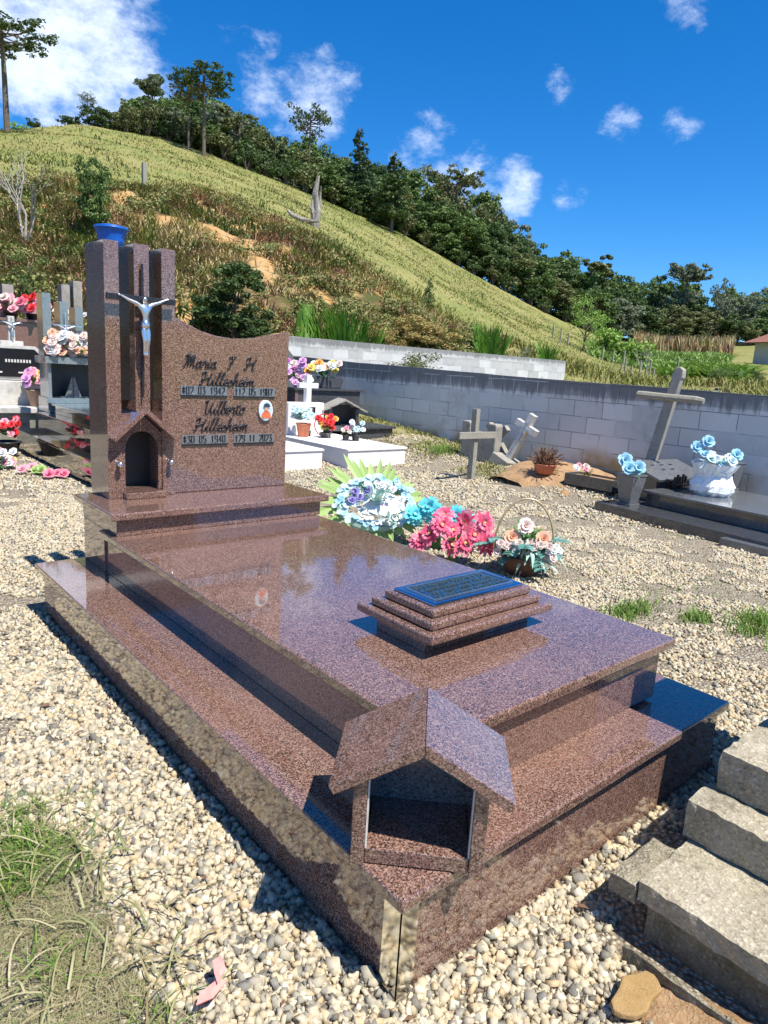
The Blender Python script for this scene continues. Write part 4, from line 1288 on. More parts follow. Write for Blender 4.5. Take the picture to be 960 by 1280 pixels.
# ------------------------------------------------------------------ crosses and markers by the wall
CR = thing('wooden_cross', 'weathered upright wooden cross standing alone in the gravel', 'cross', (5.27, 4.64, gz(5.27, 4.64)))
CR.location.z = 0
MB().box(-.035, .035, -.036, .036, -.1, .84).build('post', 'timber', CR, bevel=.004)
MB().box(-.36, .36, -.062, -.0365, .495, .575).build('arm', 'timber', CR, bevel=.004)
CR.rotation_euler = (R(-1), R(1), R(6))

LC = thing('concrete_cross', 'tall leaning concrete cross with rough log arm in front of the block wall', 'cross', (6.15, 2.95, .1))
MB().prism([(-.055, 0), (.055, 0), (.05, 1.22), (.06, 1.25), (.045, 1.33), (0, 1.355), (-.045, 1.33), (-.06, 1.25), (-.05, 1.22)], -.045, .045, 'x').build('post', 'concrete', LC, bevel=.01)
ar = MB(); ar.tube([(.0, -.36, 0), (.0, -.28, .004), (.0, .0, .0), (.0, .28, -.003), (.0, .34, 0)], [.030, .038, .036, .040, .034], 8)
a_ = ar.build('arm', 'timber', LC); a_.location = (-.075, 0, 1.03); a_.rotation_euler = (R(-7), 0, 0)
LC.rotation_euler = (R(9), R(3), R(4))

GMk = thing('concrete_marker', 'low dark concrete grave marker with notched top near the wooden cross', 'grave marker', (6.2, 5.35, .08))
mk = MB().prism([(-.30, -.1), (.30, -.1), (.30, .50), (.285, .53), (.17, .53), (.155, .50), (.15, .40), (-.15, .40), (-.155, .50), (-.17, .53), (-.285, .53), (-.30, .50)], -.07, .07, 'x')
mk.build('slab', 'concrete', GMk, bevel=.01)
def crossobj(label, loc, h, w, t, rot, mat='concrete', fig=False, armz=.68):
    c = thing('concrete_cross', label, 'cross', loc)
    MB().box(-t, t, -t, t, 0, h).build('post', mat, c, bevel=.008)
    MB().box(-t * .92, t * .92, -w / 2, w / 2, h * armz - t, h * armz + t).build('arm', mat, c, bevel=.008)
    c.rotation_euler = rot
    return c
crossobj('small broken concrete cross leaning sideways behind the low marker', (6.42, 5.02, .12), .62, .46, .042, (R(-42), R(2), 0), armz=.62)
c = crossobj('pale painted concrete cross with small crucifix leaning against the block wall', (6.25, 4.92, .12), .72, .34, .045, (R(24), R(6), R(6)), 'pale_paint', armz=.74)
cc = MB().box(-.058, -.05, -.012, .012, .22, .60).box(-.058, -.05, -.09, .09, .50, .52).build('crucifix', 'silver', c)
MB().box(-.22, .16, -.14, .14, -.06, .08).build('base', 'concrete', c, bevel=.01)

# pot with dry plant, planter trough
DP = thing('dry_plant_pot', 'low clay pot of dried brown plant on the orange soil heap', 'potted plant', (5.75, 3.95, gz(5.75, 3.95) + .07))
MB().lathe([(.09, 0), (.13, .10), (.135, .11), (.12, .11), (.11, .08)], 18).build('pot', 'terracotta', DP, smooth=True)
rs = random.Random(31); mb = MB()
for _ in range(170):
    th = rs.uniform(0, 2 * PI); el = rs.uniform(.1, 1.5); L = rs.uniform(.10, .24)
    d = Vector((math.cos(th) * math.cos(el), math.sin(th) * math.cos(el), math.sin(el)))
    p = Vector((rs.uniform(-.08, .08), rs.uniform(-.08, .08), .09))
    mb.tube([p, p + d * L * .6 + Vector((0, 0, .02)), p + d * L], [.005, .004, .006], 4)
mb.build('dry_stems', 'dry_stem', DP)
TR = thing('planter_trough', 'low dark stone planter trough of pale flowers beside the leaning cross', 'planter', (5.85, 3.35, .1))
t_ = MB(); t_.box(-.13, .13, -.30, .30, 0, .05)
for b in ((-.13, -.10, -.30, .30), (.10, .13, -.30, .30), (-.0995, .0995, -.30, -.27), (-.0995, .0995, .27, .30)): t_.box(b[0], b[1], b[2], b[3], .0505, .12)
t_.build('trough', 'dark_grey_granite', TR)
MB().box(-.099, .099, -.269, .269, .051, .10).build('soil', 'soil', TR)
foliage(TR, (0, .1, .10), .10, 40, .07, .012, 'grass_dry', 33)
for i in range(6): put_flower(TR, 'rose', .035, (rs.uniform(-.08, .08), .15 + rs.uniform(-.1, .12), .16 + rs.uniform(0, .05)), VIEW, ('f_blush', 'f_white', 'f_pink')[i % 3])

# ------------------------------------------------------------------ grey tomb at right
RT = thing('grey_granite_tomb', 'low dark grey granite tomb with slanted tablet under the leaning cross', 'tomb', (5.1, 2.85, 0), R(-6.9))
bx('step', 'dark_grey_granite', RT, 0, 1.45, -3.2, 0, -.05, .092, .004)
bx('body', 'dark_grey_granite', RT, .38, 1.40, -3.1, -.30, .0925, .215, .002)
bx('top_slab', 'grey_granite', RT, .35, 1.43, -3.13, -.27, .2155, .24, .004)
bx('head_block', 'dark_grey_granite', RT, .60, 1.38, -.24, .13, .0925, .33, .003)
tb = MB(); 
for sgn in (0,):
    tb.prism([(-.30, .33), (.12, .46), (.13, .44), (.13, .425), (-.29, .305 + .0)], .56, 1.42, 'x')
tb.build('tablet', 'grey_granite', RT, bevel=.003)
lt = MB()
for (a, b) in ((.80, .0), (.95, .0), (1.10, .0), (.85, -.1), (1.0, -.1)):
    zz = .33 + (b + .30) / .42 * .13 + .002
    lt.box(a, a + .06, b - .012, b + .012, zz - .001, zz + .006)
lt.build('relief_letters', 'silver', RT)
bx('lower_kerb', 'grey_granite', RT, -.09, -.004, -3.2, -1.35, -.05, .06, .003)

def urn(loc, s, label, mat='grey_granite'):
    u = thing('stone_urn', label, 'urn', loc, R(-7))
    mb = MB(); mb.frustum(0, 0, .02 * s, .30 * s, .065 * s, .065 * s, .105 * s, .105 * s)
    mb.build('urn_body', mat, u, bevel=.003)
    bx('urn_foot', mat, u, -.08 * s, .08 * s, -.08 * s, .08 * s, 0, .0195 * s, .002)
    bx('urn_rim', mat, u, -.11 * s, .11 * s, -.11 * s, .11 * s, .3005 * s, .315 * s, .002)
    return u
urn((5.28, 2.60, .0925), .95, 'square tapered grey granite urn on the step at the left of the grey tomb')
urn((6.42, 2.16, .2405), .9, 'square tapered grey granite urn beside the wall behind the white bouquet')
BF = thing('blue_roses', 'two blue and white artificial roses standing in the left granite urn', 'bouquet', (5.28, 2.60, .36), world_coords=True)
for (dx, dy, dz) in ((-.03, .06, .17), (.03, -.05, .11), (-.05, 0, .10)):
    put_flower(BF, 'rose', .075, (5.26 + dx, 2.60 + dy, .35 + dz), VIEW, 'f_blue')
foliage(BF, (5.28, 2.60, .37), .05, 20, .12, .02, 'leaf_green', 41)
mbx = MB(); [mbx.tube([(5.28, 2.6, .30), (5.25, 2.62 - k * .04, .46)], .004, 5) for k in (0, 1)]; mbx.build('stems', 'leaf_green', BF)
WB = thing('white_bouquet', 'large bouquet in white plastic film with blue roses on the grey tomb', 'bouquet', (5.85, 2.05, .2405), world_coords=True)
wc = Vector((5.85, 2.08, .24))
mb = MB()
prof = [(.15, .0), (.19, .04), (.20, .10), (.17, .16), (.15, .20), (.19, .26), (.21, .31)]
seg = 29; rs = random.Random(77)
rings = [[mb.bm.verts.new(wc + Vector((math.cos(2 * PI * k / seg) * rr * (1 + .08 * math.sin(k * 2.3 + z * 30) + rs.uniform(-.10, .10)), math.sin(2 * PI * k / seg) * rr * (1 + rs.uniform(-.10, .10)), z + rs.uniform(-.012, .012) + .001))) for k in range(seg)] for rr, z in prof]
for a, b in zip(rings[:-1], rings[1:]):
    for k in range(seg): mb._face([a[k], a[(k + 1) % seg], b[(k + 1) % seg], b[k]])
mb.build('film_wrap', 'film', WB)
for i in range(30):
    th = rs.uniform(0, 2 * PI); r_ = rs.uniform(0, .17)
    put_flower(WB, 'rose', .055, wc + Vector((r_ * math.cos(th), r_ * math.sin(th), .27 + rs.uniform(0, .14) - r_ * .2)), VIEW + Vector((rs.uniform(-.4, .4), rs.uniform(-.4, .4), .3)), ('f_white', 'f_white', 'f_blue', 'f_pale_blue', 'f_white')[i % 5])
for p in ((-.06, .17, .44), (.07, -.15, .40), (.0, .1, .50)): put_flower(WB, 'rose', .065, wc + Vector(p), VIEW, 'f_blue')
foliage(WB, wc + Vector((0, 0, .22)), .12, 45, .12, .018, 'leaf_lime', 43)
CH2 = thing('candle_holder', 'black wrought candle holder between the slanted tablet and white bouquet', 'candle holder', (5.95, 2.42, .2405), world_coords=True)
mb = MB()
for k in range(5):
    mb.box(5.78 + k * .055, 5.80 + k * .055, 2.41, 2.43, .241, .36 + .02 * (k % 2))
mb.box(5.76, 6.04, 2.412, 2.428, .27, .29).box(5.76, 6.04, 2.37, 2.47, .2408, .25)
mb.build('rack', 'black_plastic', CH2)

# ------------------------------------------------------------------ white tombs and dark tomb behind
WT = thing('white_tomb', 'low white painted tomb block standing nearest the grass strip', 'tomb', (4.7, 6.6, 0), world_coords=True)
bx('body', 'white_paint', WT, 4.25, 5.18, 5.72, 7.75, -.1, .235, .006)
bx('lid', 'white_paint', WT, 4.235, 5.195, 5.705, 7.76, .2355, .26, .004)
WT2 = thing('white_tomb', 'low white painted tomb block nearer the brown headstone', 'tomb', (3.5, 6.9, 0), world_coords=True)
bx('body', 'white_paint', WT2, 3.03, 4.0, 5.9, 7.75, -.1, .225, .006)
bx('lid', 'white_paint', WT2, 3.015, 4.015, 5.885, 7.76, .2255, .25, .004)
WC = thing('white_cross_headstone', 'white painted headstone with cross and small black plaque', 'headstone', (4.75, 7.5, .2), world_coords=True)
bx('block', 'white_paint', WC, 4.40, 5.00, 7.30, 7.44, .2605, .70, .006)
MB().box(4.72, 4.80, 7.34, 7.42, .7005, 1.08).box(4.60, 4.7195, 7.345, 7.415, .90, .97).box(4.8005, 4.92, 7.345, 7.415, .90, .97).build('cross', 'white_paint', WC, bevel=.004)
plq = bx('plaque', 'black_plate', WC, 4.56, 4.84, 7.285, 7.2995, .50, .64, .001)
mb = MB()
for k in range(4): mb.box(4.60, 4.80, 7.2825, 7.2845, .61 - k * .028, .618 - k * .028)
mb.build('plaque_lines', 'gold_paint', plq)
DT = thing('dark_granite_tomb', 'tall dark speckled granite tomb box against the grey block wall', 'tomb', (5.6, 8.2, .3), world_coords=True)
bx('body', 'dark_grey_granite', DT, 4.86, 6.08, 7.85, 9.2, -.1, .845, .004)
bx('lid', 'dark_grey_granite', DT, 4.82, 6.13, 7.81, 9.25, .8455, .88, .005)
bx('edge_strip', 'pink_granite', DT, 4.853, 4.90, 7.835, 7.849, -.05, .845, .001)
PX = thing('planter_box', 'rough grey planter box on top of the dark granite tomb', 'planter', (5.6, 8.1, .88), world_coords=True)
MB().prism([(5.22, .8805), (5.82, .8805), (5.86, 1.02), (5.80, 1.06), (5.30, 1.06), (5.16, 1.0)], 8.0, 8.25).build('box', 'dark_grey_granite', PX, bevel=.01)
BB = thing('mixed_bouquet', 'orange, yellow and white artificial flowers in the rough planter box', 'bouquet', (5.6, 8.1, 1.06), world_coords=True)
rs = random.Random(55)
for i in range(22):
    put_flower(BB, 'rose', .065, (rs.uniform(5.2, 5.85), 8.05 + rs.uniform(-.08, .08), 1.10 + rs.uniform(0, .17)), VIEW + Vector((rs.uniform(-.3, .3), 0, .2)), ('f_orange', 'f_yellow', 'f_white', 'f_blush', 'f_white')[i % 5])
foliage(BB, (5.5, 8.1, 1.03), .2, 30, .12, .02, 'leaf_green', 56)
PB = thing('pink_purple_bouquet', 'pink and purple flower bunch hanging over the dark tomb edge', 'bouquet', (4.95, 8.0, .88), world_coords=True)
for i in range(28):
    put_flower(PB, 'rose', .06, (4.90 + rs.uniform(-.22, .22), 7.95 + rs.uniform(-.12, .1), .92 + rs.uniform(-.05, .36)), VIEW + Vector((rs.uniform(-.4, .4), 0, .2)), ('f_purple', 'f_lilac', 'f_blush', 'f_lilac', 'f_white')[i % 5])
foliage(PB, (4.9, 8.0, .98), .14, 40, .10, .02, 'leaf_green', 57)
# items on the white tomb
def small_bunch(label, name, c, n, cols, r=.045, spread=.10, hgt=.18, pot=None, leafmat='leaf_green', seed=1, potr=.07, poth=.12):
    b = thing(name, label, 'flower pot' if pot else 'bouquet', (c[0], c[1], c[2]))
    g = random.Random(seed)
    if pot:
        MB().lathe([(potr * .7, 0), (potr, poth * .9), (potr * 1.1, poth * .92), (potr * 1.1, poth), (potr * .9, poth), (potr * .85, poth * .8)], 16).build('pot', pot, b, smooth=True)
    z0 = poth if pot else 0
    foliage(b, (0, 0, z0 + hgt * .2), spread * .5, 26, hgt * .55, hgt * .09, leafmat, seed)
    for i in range(n):
        th = g.uniform(0, 2 * PI); rr = spread * math.sqrt(g.random())
        put_flower(b, 'rose', r, (rr * math.cos(th), rr * math.sin(th), z0 + hgt * g.uniform(.35, 1.0) - rr * .3), VIEW + Vector((g.uniform(-.4, .4), g.uniform(-.4, .4), .2)), cols[i % len(cols)])
    return b
small_bunch('pale blue hydrangea in a terracotta pot on the white tomb', 'flower_pot', (4.47, 7.02, .262), 16, ['f_pale_blue', 'f_pale_blue', 'f_white'], .05, .15, .24, 'terracotta', seed=61, potr=.10, poth=.18)
small_bunch('red flower bunch in a low grey bowl on the white tomb', 'flower_pot', (4.72, 6.85, .262), 16, ['f_red', 'f_red', 'f_orange'], .05, .15, .24, 'dark_grey_granite', seed=62, potr=.09, poth=.07)
hb_ = thing('basket_hoop', 'round red hoop standing among the red flowers', 'hoop', (4.78, 6.98, .262), world_coords=True)
MB().tube([(4.78 + .13 * math.cos(t) * .75, 6.98 - .13 * math.cos(t) * .66, .42 + .15 * math.sin(t)) for t in np.linspace(0, 2 * PI, 25)], .008, 6, caps=False).build('hoop', 'f_red', hb_)
small_bunch('pale mint flower bunch in a black cup on the white tomb', 'flower_pot', (4.93, 6.45, .262), 9, ['f_white', 'f_pale_blue'], .04, .11, .18, 'black_plastic', 'leaf_mint', seed=63, potr=.06, poth=.09)
small_bunch('pink blush flower in a black cup left of the mint bunch', 'flower_pot', (4.80, 6.50, .262), 4, ['f_blush', 'f_pink'], .035, .06, .12, 'black_plastic', seed=64, potr=.05, poth=.08)
gs = MB().blob((4.56, 7.12, .30), .09, 3, .12, (1.1, .6, .9)).build('grey_ornament', 'grey_granite', smooth=True)
tag(gs, 'small rounded grey stone ornament on white tomb before the headstone', 'ornament')
# little granite house and dark block right of the white tomb
LH = thing('candle_house', 'small dark stone candle house with shingled roof behind the white tomb', 'candle house', (5.35, 7.35, .35), R(-20))
bx('floor', 'dark_grey_granite', LH, -.22, .22, -.15, .15, -.05, .03, .003)
bx('side_wall', 'dark_grey_granite', LH, -.22, -.18, -.15, .15, .0305, .28, .003)
bx('side_wall', 'dark_grey_granite', LH, .18, .22, -.15, .15, .0305, .28, .003)
bx('back_wall', 'dark_niche', LH, -.1795, .1795, .11, .15, .0305, .32, .003)
for s in (-1, 1):
    mb = MB()
    for k in range(3):
        x0 = s * .11 * k; x1 = s * (.11 * k + .12); z0 = .42 - .055 * k; z1 = .42 - .055 * (k + 1) - .004
        mb.prism([(x0 + s * .0006, z0 - .0), (x1, z1), (x1, z1 - .02), (x0 + s * .0006, z0 - .03)], -.20, .20)
    mb.build('roof', 'concrete', LH)
bx2 = thing('granite_block_tomb', 'small dark speckled granite block tomb beside the little candle house', 'tomb', (5.75, 7.1, .1), world_coords=True)
bx('body', 'dark_grey_granite', bx2, 5.35, 6.02, 6.95, 7.55, -.1, .36, .004); bx('lid', 'dark_grey_granite', bx2, 5.31, 6.06, 6.91, 7.6, .3605, .395, .004)
# dark slab with black plaque just right of the headstone, back row
BT = thing('round_headstone', 'grey rounded headstone with photo and black plaque beyond the white cross', 'headstone', (5.6, 9.9, .5), world_coords=True)
hp = [(5.35, .3), (6.2, .3), (6.2, 1.25)] + [(5.775 + .425 * math.cos(a), 1.25 + .28 * math.sin(a)) for a in np.linspace(0, PI, 9)[1:]] 
MB().prism(hp, 9.95, 10.1).build('slab', 'grey_granite', BT, bevel=.004)
bx('plaque', 'black_plate', BT, 5.55, 5.90, 9.93, 9.949, 1.12, 1.32, .001)
bx('photo', 'porcelain', BT, 5.62, 5.82, 9.93, 9.949, 1.36, 1.5, .001)
DB = thing('dark_tomb_box', 'dark granite tomb box with pale lid behind the white cross headstone', 'tomb', (4.3, 8.4, .3), world_coords=True)
bx('body', 'black_granite', DB, 3.6, 4.80, 8.3, 9.4, 0, .86, .004); bx('lid', 'blue_grey_granite', DB, 3.55, 4.84, 8.25, 9.45, .8605, .90, .004)

# ------------------------------------------------------------------ left: black tomb
BL = thing('black_granite_tomb', 'stepped polished black granite tomb with pillars and open niche at left', 'tomb', (1.8, 7.0, 0), world_coords=True)
K = 'black_granite'; KG = 'blue_grey_granite'
bx('base_wall', K, BL, 1.265, 2.45, 5.60, 8.48, -.1, .2315, .002)
bx('base_ledge', K, BL, 1.24, 2.48, 5.58, 8.52, .232, .258, .004)
bx('corner_trim', 'steel', BL, 1.262, 1.268, 5.592, 5.5995, -.05, .231, 0)
bx('body', K, BL, 1.42, 2.32, 5.72, 8.1, .2585, .462, .002)
bx('body_ledge', K, BL, 1.40, 2.34, 5.70, 8.12, .4625, .485, .004)
bx('upper_body', K, BL, 1.56, 2.22, 5.8, 8.0, .4855, .575, .002)
bx('top_slab', KG, BL, 1.54, 2.25, 5.78, 8.02, .5755, .60, .004)
bx('niche_base', KG, BL, 1.52, 2.46, 8.03, 8.45, .4855, .66, .004)
for a, b in ((1.54, 1.575), (2.36, 2.40)): MB().box(a, b, 8.06, 8.42, .6605, 1.06).build('niche_frame', KG, BL)
bx('niche_back', 'dark_niche', BL, 1.5755, 2.3595, 8.36, 8.42, .6605, 1.06, 0)
bx('niche_top', KG, BL, 1.50, 2.44, 8.0, 8.46, 1.0605, 1.14, .004)
bx('niche_sill', KG, BL, 1.50, 2.44, 7.98, 8.029, .60, .66, .003)
for a, zt in ((1.52, 1.86), (1.71, 1.78), (1.88, 1.73), (2.03, 1.47)):
    bx('pillar', KG, BL, a + .0, a + .095, 8.12, 8.36, 1.1405, zt, .003)
cxb = MB().box(1.755, 1.767, 8.09, 8.10, 1.2, 1.66).box(1.62, 1.95, 8.085, 8.0895, 1.50, 1.515).build('crucifix', 'silver', BL)
corpus(cxb, (1.762, 8.08, 1.50), .20)
ST = thing('praying_hands_statue', 'small dark pointed praying hands ornament inside the black niche', 'statue', (1.85, 8.2, .661))
mb = MB()
for s in (-1, 1):
    mb.prism([(s * .003, .0), (s * .10, .0), (s * .06, .10), (s * .02, .24), (s * .003, .25)], -.03, .03)
mb.build('hands', 'grey_granite', ST, bevel=.004)
bx('base', 'dark_grey_granite', ST, -.16, .16, -.06, .06, -.0, .0 + .012, 0)
WF = thing('blush_bouquet', 'wide bunch of cream and blush roses on the black niche top', 'bouquet', (1.9, 8.15, 1.141), world_coords=True)
rs = random.Random(71)
for i in range(90):
    put_flower(WF, 'rose' if i % 3 else 'daisy', .058, (rs.uniform(1.55, 2.40), 8.03 + rs.uniform(-.06, .06), 1.19 + rs.uniform(0, .24)), VIEW + Vector((rs.uniform(-.3, .3), -.2, .2)), ('f_blush', 'f_white', 'f_blush', 'f_blush', 'f_peach', 'f_white')[i % 6] if i != 17 else 'f_red')
foliage(WF, (1.95, 8.03, 1.17), .3, 60, .10, .02, 'leaf_green', 72, flat=.5)

# fallen flowers by the black tomb
for i, (x, y, m, nm) in enumerate(((.93, 6.62, 'f_pink', 'pink flower head lying on gravel farthest from the black tomb'), (1.02, 6.50, 'leaf_lime', 'lime green flower head lying between two pink ones on gravel'), (1.08, 6.25, 'f_hot_pink', 'pink flower head lying on gravel nearest the brown tomb'))):
    f = thing('artificial_dahlia', nm, 'flower', (x, y, gz(x, y) + .03))
    for k in range(5): put_flower(f, 'rose', .055, (random.Random(i * 9 + k).uniform(-.08, .08), random.Random(i * 5 + k).uniform(-.08, .08), .03), (-.3, -.5, .8), m)

# tablet tomb, far left
TT_ = thing('tablet_tomb', 'concrete tomb with dark octagonal tablet at the far left', 'tomb', (1.2, 9.3, 0), world_coords=True)
bx('base', 'concrete', TT_, .75, 1.98, 8.95, 10.6, -.1, .40, .006)
bx('step', 'pale_paint', TT_, .70, 2.02, 8.9, 10.7, .4005, .47, .006)
bx('plinth', 'pale_paint', TT_, .95, 1.90, 9.35, 9.75, .4705, .78, .006)
oc = [(1.20, .83), (1.84, .83), (1.84, 1.12), (1.76, 1.20), (1.28, 1.20), (1.20, 1.12)]
MB().prism([(1.16, .79), (1.88, .79), (1.88, 1.15), (1.78, 1.24), (1.26, 1.24), (1.16, 1.15)], 9.52, 9.62).build('tablet_frame', 'pale_paint', TT_, bevel=.004)
tbl = MB().prism(oc, 9.505, 9.519).build('tablet', 'black_plate', TT_)
mb = MB(); x = 1.40
for k in range(9):
    mb.box(x, x + .022, 9.500, 9.5045, 1.02, 1.06); x += .036
mb.box(1.30, 1.36, 9.500, 9.5045, .88, .90).box(1.55, 1.62, 9.500, 9.5045, .88, .90)
mb.build('tablet_lettering', 'gold_paint', tbl)
MB().blob((1.27, 9.50, 1.10), .05, 2, .2, (1, .2, 1)).build('rose_ornament', 'silver', tbl)
bx('head_block', 'pale_paint', TT_, 1.38, 1.66, 9.63, 9.80, .785, 1.30, .004)
bx('cross_post', 'pale_paint', TT_, 1.49, 1.57, 9.66, 9.75, 1.3005, 1.62, .004)
cxt = MB().box(1.526, 1.536, 9.645, 9.655, 1.30, 1.60).box(1.40, 1.66, 9.642, 9.648, 1.53, 1.545).build('crucifix', 'silver', TT_)
corpus(cxt, (1.53, 9.635, 1.54), .22)
small_bunch('pink, lilac and yellow flowers in a brown pot before the dark tablet', 'flower_pot', (1.70, 9.15, .471), 24, ['f_pink', 'f_lilac', 'f_pink', 'f_lilac', 'f_yellow', 'f_hot_pink'], .065, .20, .30, 'brown_pot', seed=81, potr=.15, poth=.22)
small_bunch('red flowers in a black pot at the left edge of the photo', 'flower_pot', (1.02, 7.9, gz(1.02, 7.9)), 20, ['f_red', 'f_pink', 'f_red', 'f_hot_pink'], .045, .15, .30, 'black_plastic', seed=82, potr=.15, poth=.18)
small_bunch('white and pink bunch lying on gravel at the left edge', 'flower_bunch', (.72, 7.0, gz(.72, 7.0)), 24, ['f_white', 'f_blush', 'f_pink', 'f_white', 'f_yellow'], .045, .2, .24, None, seed=83)

MZ = thing('mausoleum', 'unseen dark tiled mausoleum with white string course, added left of the view to be mirrored in the pillars', 'mausoleum', (-3.2, 11, 0), world_coords=True)  # unseen building, added so that the pillars mirror something dark
bx('wall', 'black_granite', MZ, -6.5, -.3, 9.8, 13.5, -.2, 2.75, .01)
bx('band', 'white_paint', MZ, -6.53, -.27, 9.77, 13.53, 2.7505, 2.92, .005)
bx('attic', 'black_granite', MZ, -6.5, -.3, 9.8, 13.5, 2.9205, 3.5, .01)
bx('door_frame', 'pale_paint', MZ, -1.6, -1.5, 9.76, 9.799, 0, 2.2, .004)
bx('door', 'black_plate', MZ, -1.499, -.7, 9.77, 9.799, 0, 2.15, .004)

# row of brown tombs further back
def pillared(label, x0, x1, y, ztop, pil, mat='pink_granite', flowers=None, seed=1):
    t = thing('pillared_tomb', label, 'tomb', ((x0 + x1) / 2, y, 0), world_coords=True)
    bx('body', mat, t, x0, x1, y, y + 1.2, -.1, ztop, .006)
    bx('lid', mat, t, x0 - .04, x1 + .04, y - .04, y + 1.25, ztop + .0005, ztop + .05, .006)
    bx('band', mat, t, x0 + .02, x1 - .02, y - .02, y - .001, ztop * .55, ztop * .55 + .05, .002)
    for a, zt, w, m in pil: bx('pillar', m, t, a, a + w, y + .35, y + .6, ztop + .0505, zt, .003)
    return t
pillared('brown granite tomb with broad pillars behind the dark tablet', 1.55, 2.85, 12.0, 1.62, [(1.55, 1.92, .14, 'pink_granite'), (2.02, 2.22, .17, 'concrete'), (2.42, 2.0, .13, 'concrete')])
pillared('brown granite tomb with tall grey pillars behind the black niche tomb', 2.95, 4.0, 12.2, 1.45, [(3.0, 2.34, .14, 'concrete'), (3.20, 2.42, .15, 'concrete'), (3.46, 2.30, .16, 'pink_granite')])
pillared('third brown tomb seen low behind the first brown row', .3, 1.45, 12.1, 1.25, [(.5, 1.7, .14, 'pink_granite'), (.8, 1.85, .14, 'pink_granite')])
small_bunch('wide red and pink flower bunch on top of the brown tomb', 'flower_pot', (2.40, 12.1, 1.671), 30, ['f_hot_pink', 'f_pink', 'f_red'], .09, .24, .32, 'black_plastic', seed=84, potr=.1, poth=.10)
small_bunch('pink flower bunch left of the red one on the brown tomb', 'flower_pot', (2.08, 12.1, 1.671), 24, ['f_pink', 'f_blush', 'f_pink'], .085, .22, .30, 'black_plastic', seed=85, potr=.1, poth=.08)
small_bunch('orange, blue and white bunch at the left end of the brown tomb', 'flower_pot', (1.74, 12.1, 1.671), 24, ['f_orange', 'f_blue', 'f_white', 'f_peach'], .08, .2, .24, 'black_plastic', seed=86, potr=.1, poth=.06)
small_bunch('white and yellow flowers with green leaves behind the grey pillars', 'flower_pot', (3.02, 12.1, 1.502), 20, ['f_white', 'f_yellow', 'f_white'], .08, .24, .34, 'black_plastic', seed=87, potr=.1, poth=.1)
small_bunch('orange flower bunch behind the right grey pillar of the niche tomb', 'flower_pot', (3.55, 12.1, 1.502), 18, ['f_orange', 'f_white', 'f_peach'], .085, .22, .5, 'black_plastic', seed=88, potr=.1, poth=.2)

# ------------------------------------------------------------------ vegetation
def leafcloud(g, clumps, n, size, tri=False, out_bias=.6):
    C = np.array([c[:3] for c in clumps]); S = np.array([c[3:6] for c in clumps])
    wgt = (S[:, 0] * S[:, 1] * S[:, 2]) ** (2 / 3); wgt /= wgt.sum()
    k = g.choice(len(clumps), n, p=wgt)
    d = g.normal(size=(n, 3)); d /= np.linalg.norm(d, axis=1)[:, None]
    rad = g.random(n) ** .33; rad = np.where(g.random(n) < .15, rad * 1.18, rad)
    P = C[k] + d * S[k] * rad[:, None]
    nr = d * out_bias + g.normal(size=(n, 3)) * (1 - out_bias) + np.array([0, 0, .25]); nr /= np.linalg.norm(nr, axis=1)[:, None]
    a = np.cross(nr, g.normal(size=(n, 3))); a /= np.linalg.norm(a, axis=1)[:, None]; b = np.cross(nr, a)
    s = size * g.uniform(.6, 1.35, n)
    sb = s * g.uniform(.45, .8, n)
    V = np.stack([P - a * s[:, None], P + b * sb[:, None] - nr * (s * .15)[:, None], P + a * s[:, None], P - b * sb[:, None] - nr * (s * .15)[:, None]], 1)
    F = np.arange(n * 4).reshape(n, 4)
    return V.reshape(-1, 3), F


for nm, cols in {'lf_dark': [(.018, .035, .010), (.040, .068, .018), (.062, .092, .026)], 'lf_mid': [(.028, .055, .014), (.062, .100, .024), (.095, .135, .035)],
                 'lf_olive': [(.050, .062, .022), (.085, .098, .035), (.125, .13, .05)], 'lf_grey': [(.055, .075, .045), (.10, .12, .075), (.14, .16, .10)],
                 'lf_bright': [(.09, .16, .025), (.15, .24, .045), (.20, .29, .07)], 'lf_yellow': [(.28, .30, .05), (.40, .38, .08)],
                 'lf_pine': [(.016, .034, .016), (.032, .055, .022), (.05, .072, .028)], 'lf_brown': [(.17, .13, .045), (.26, .18, .06), (.12, .13, .035), (.30, .23, .09)]}.items():
    MAT[nm] = islandmat(nm.replace('lf_', '') + '_foliage', [tuple(min(.6, v * 1.75) for v in c) for c in cols], .55, .25)


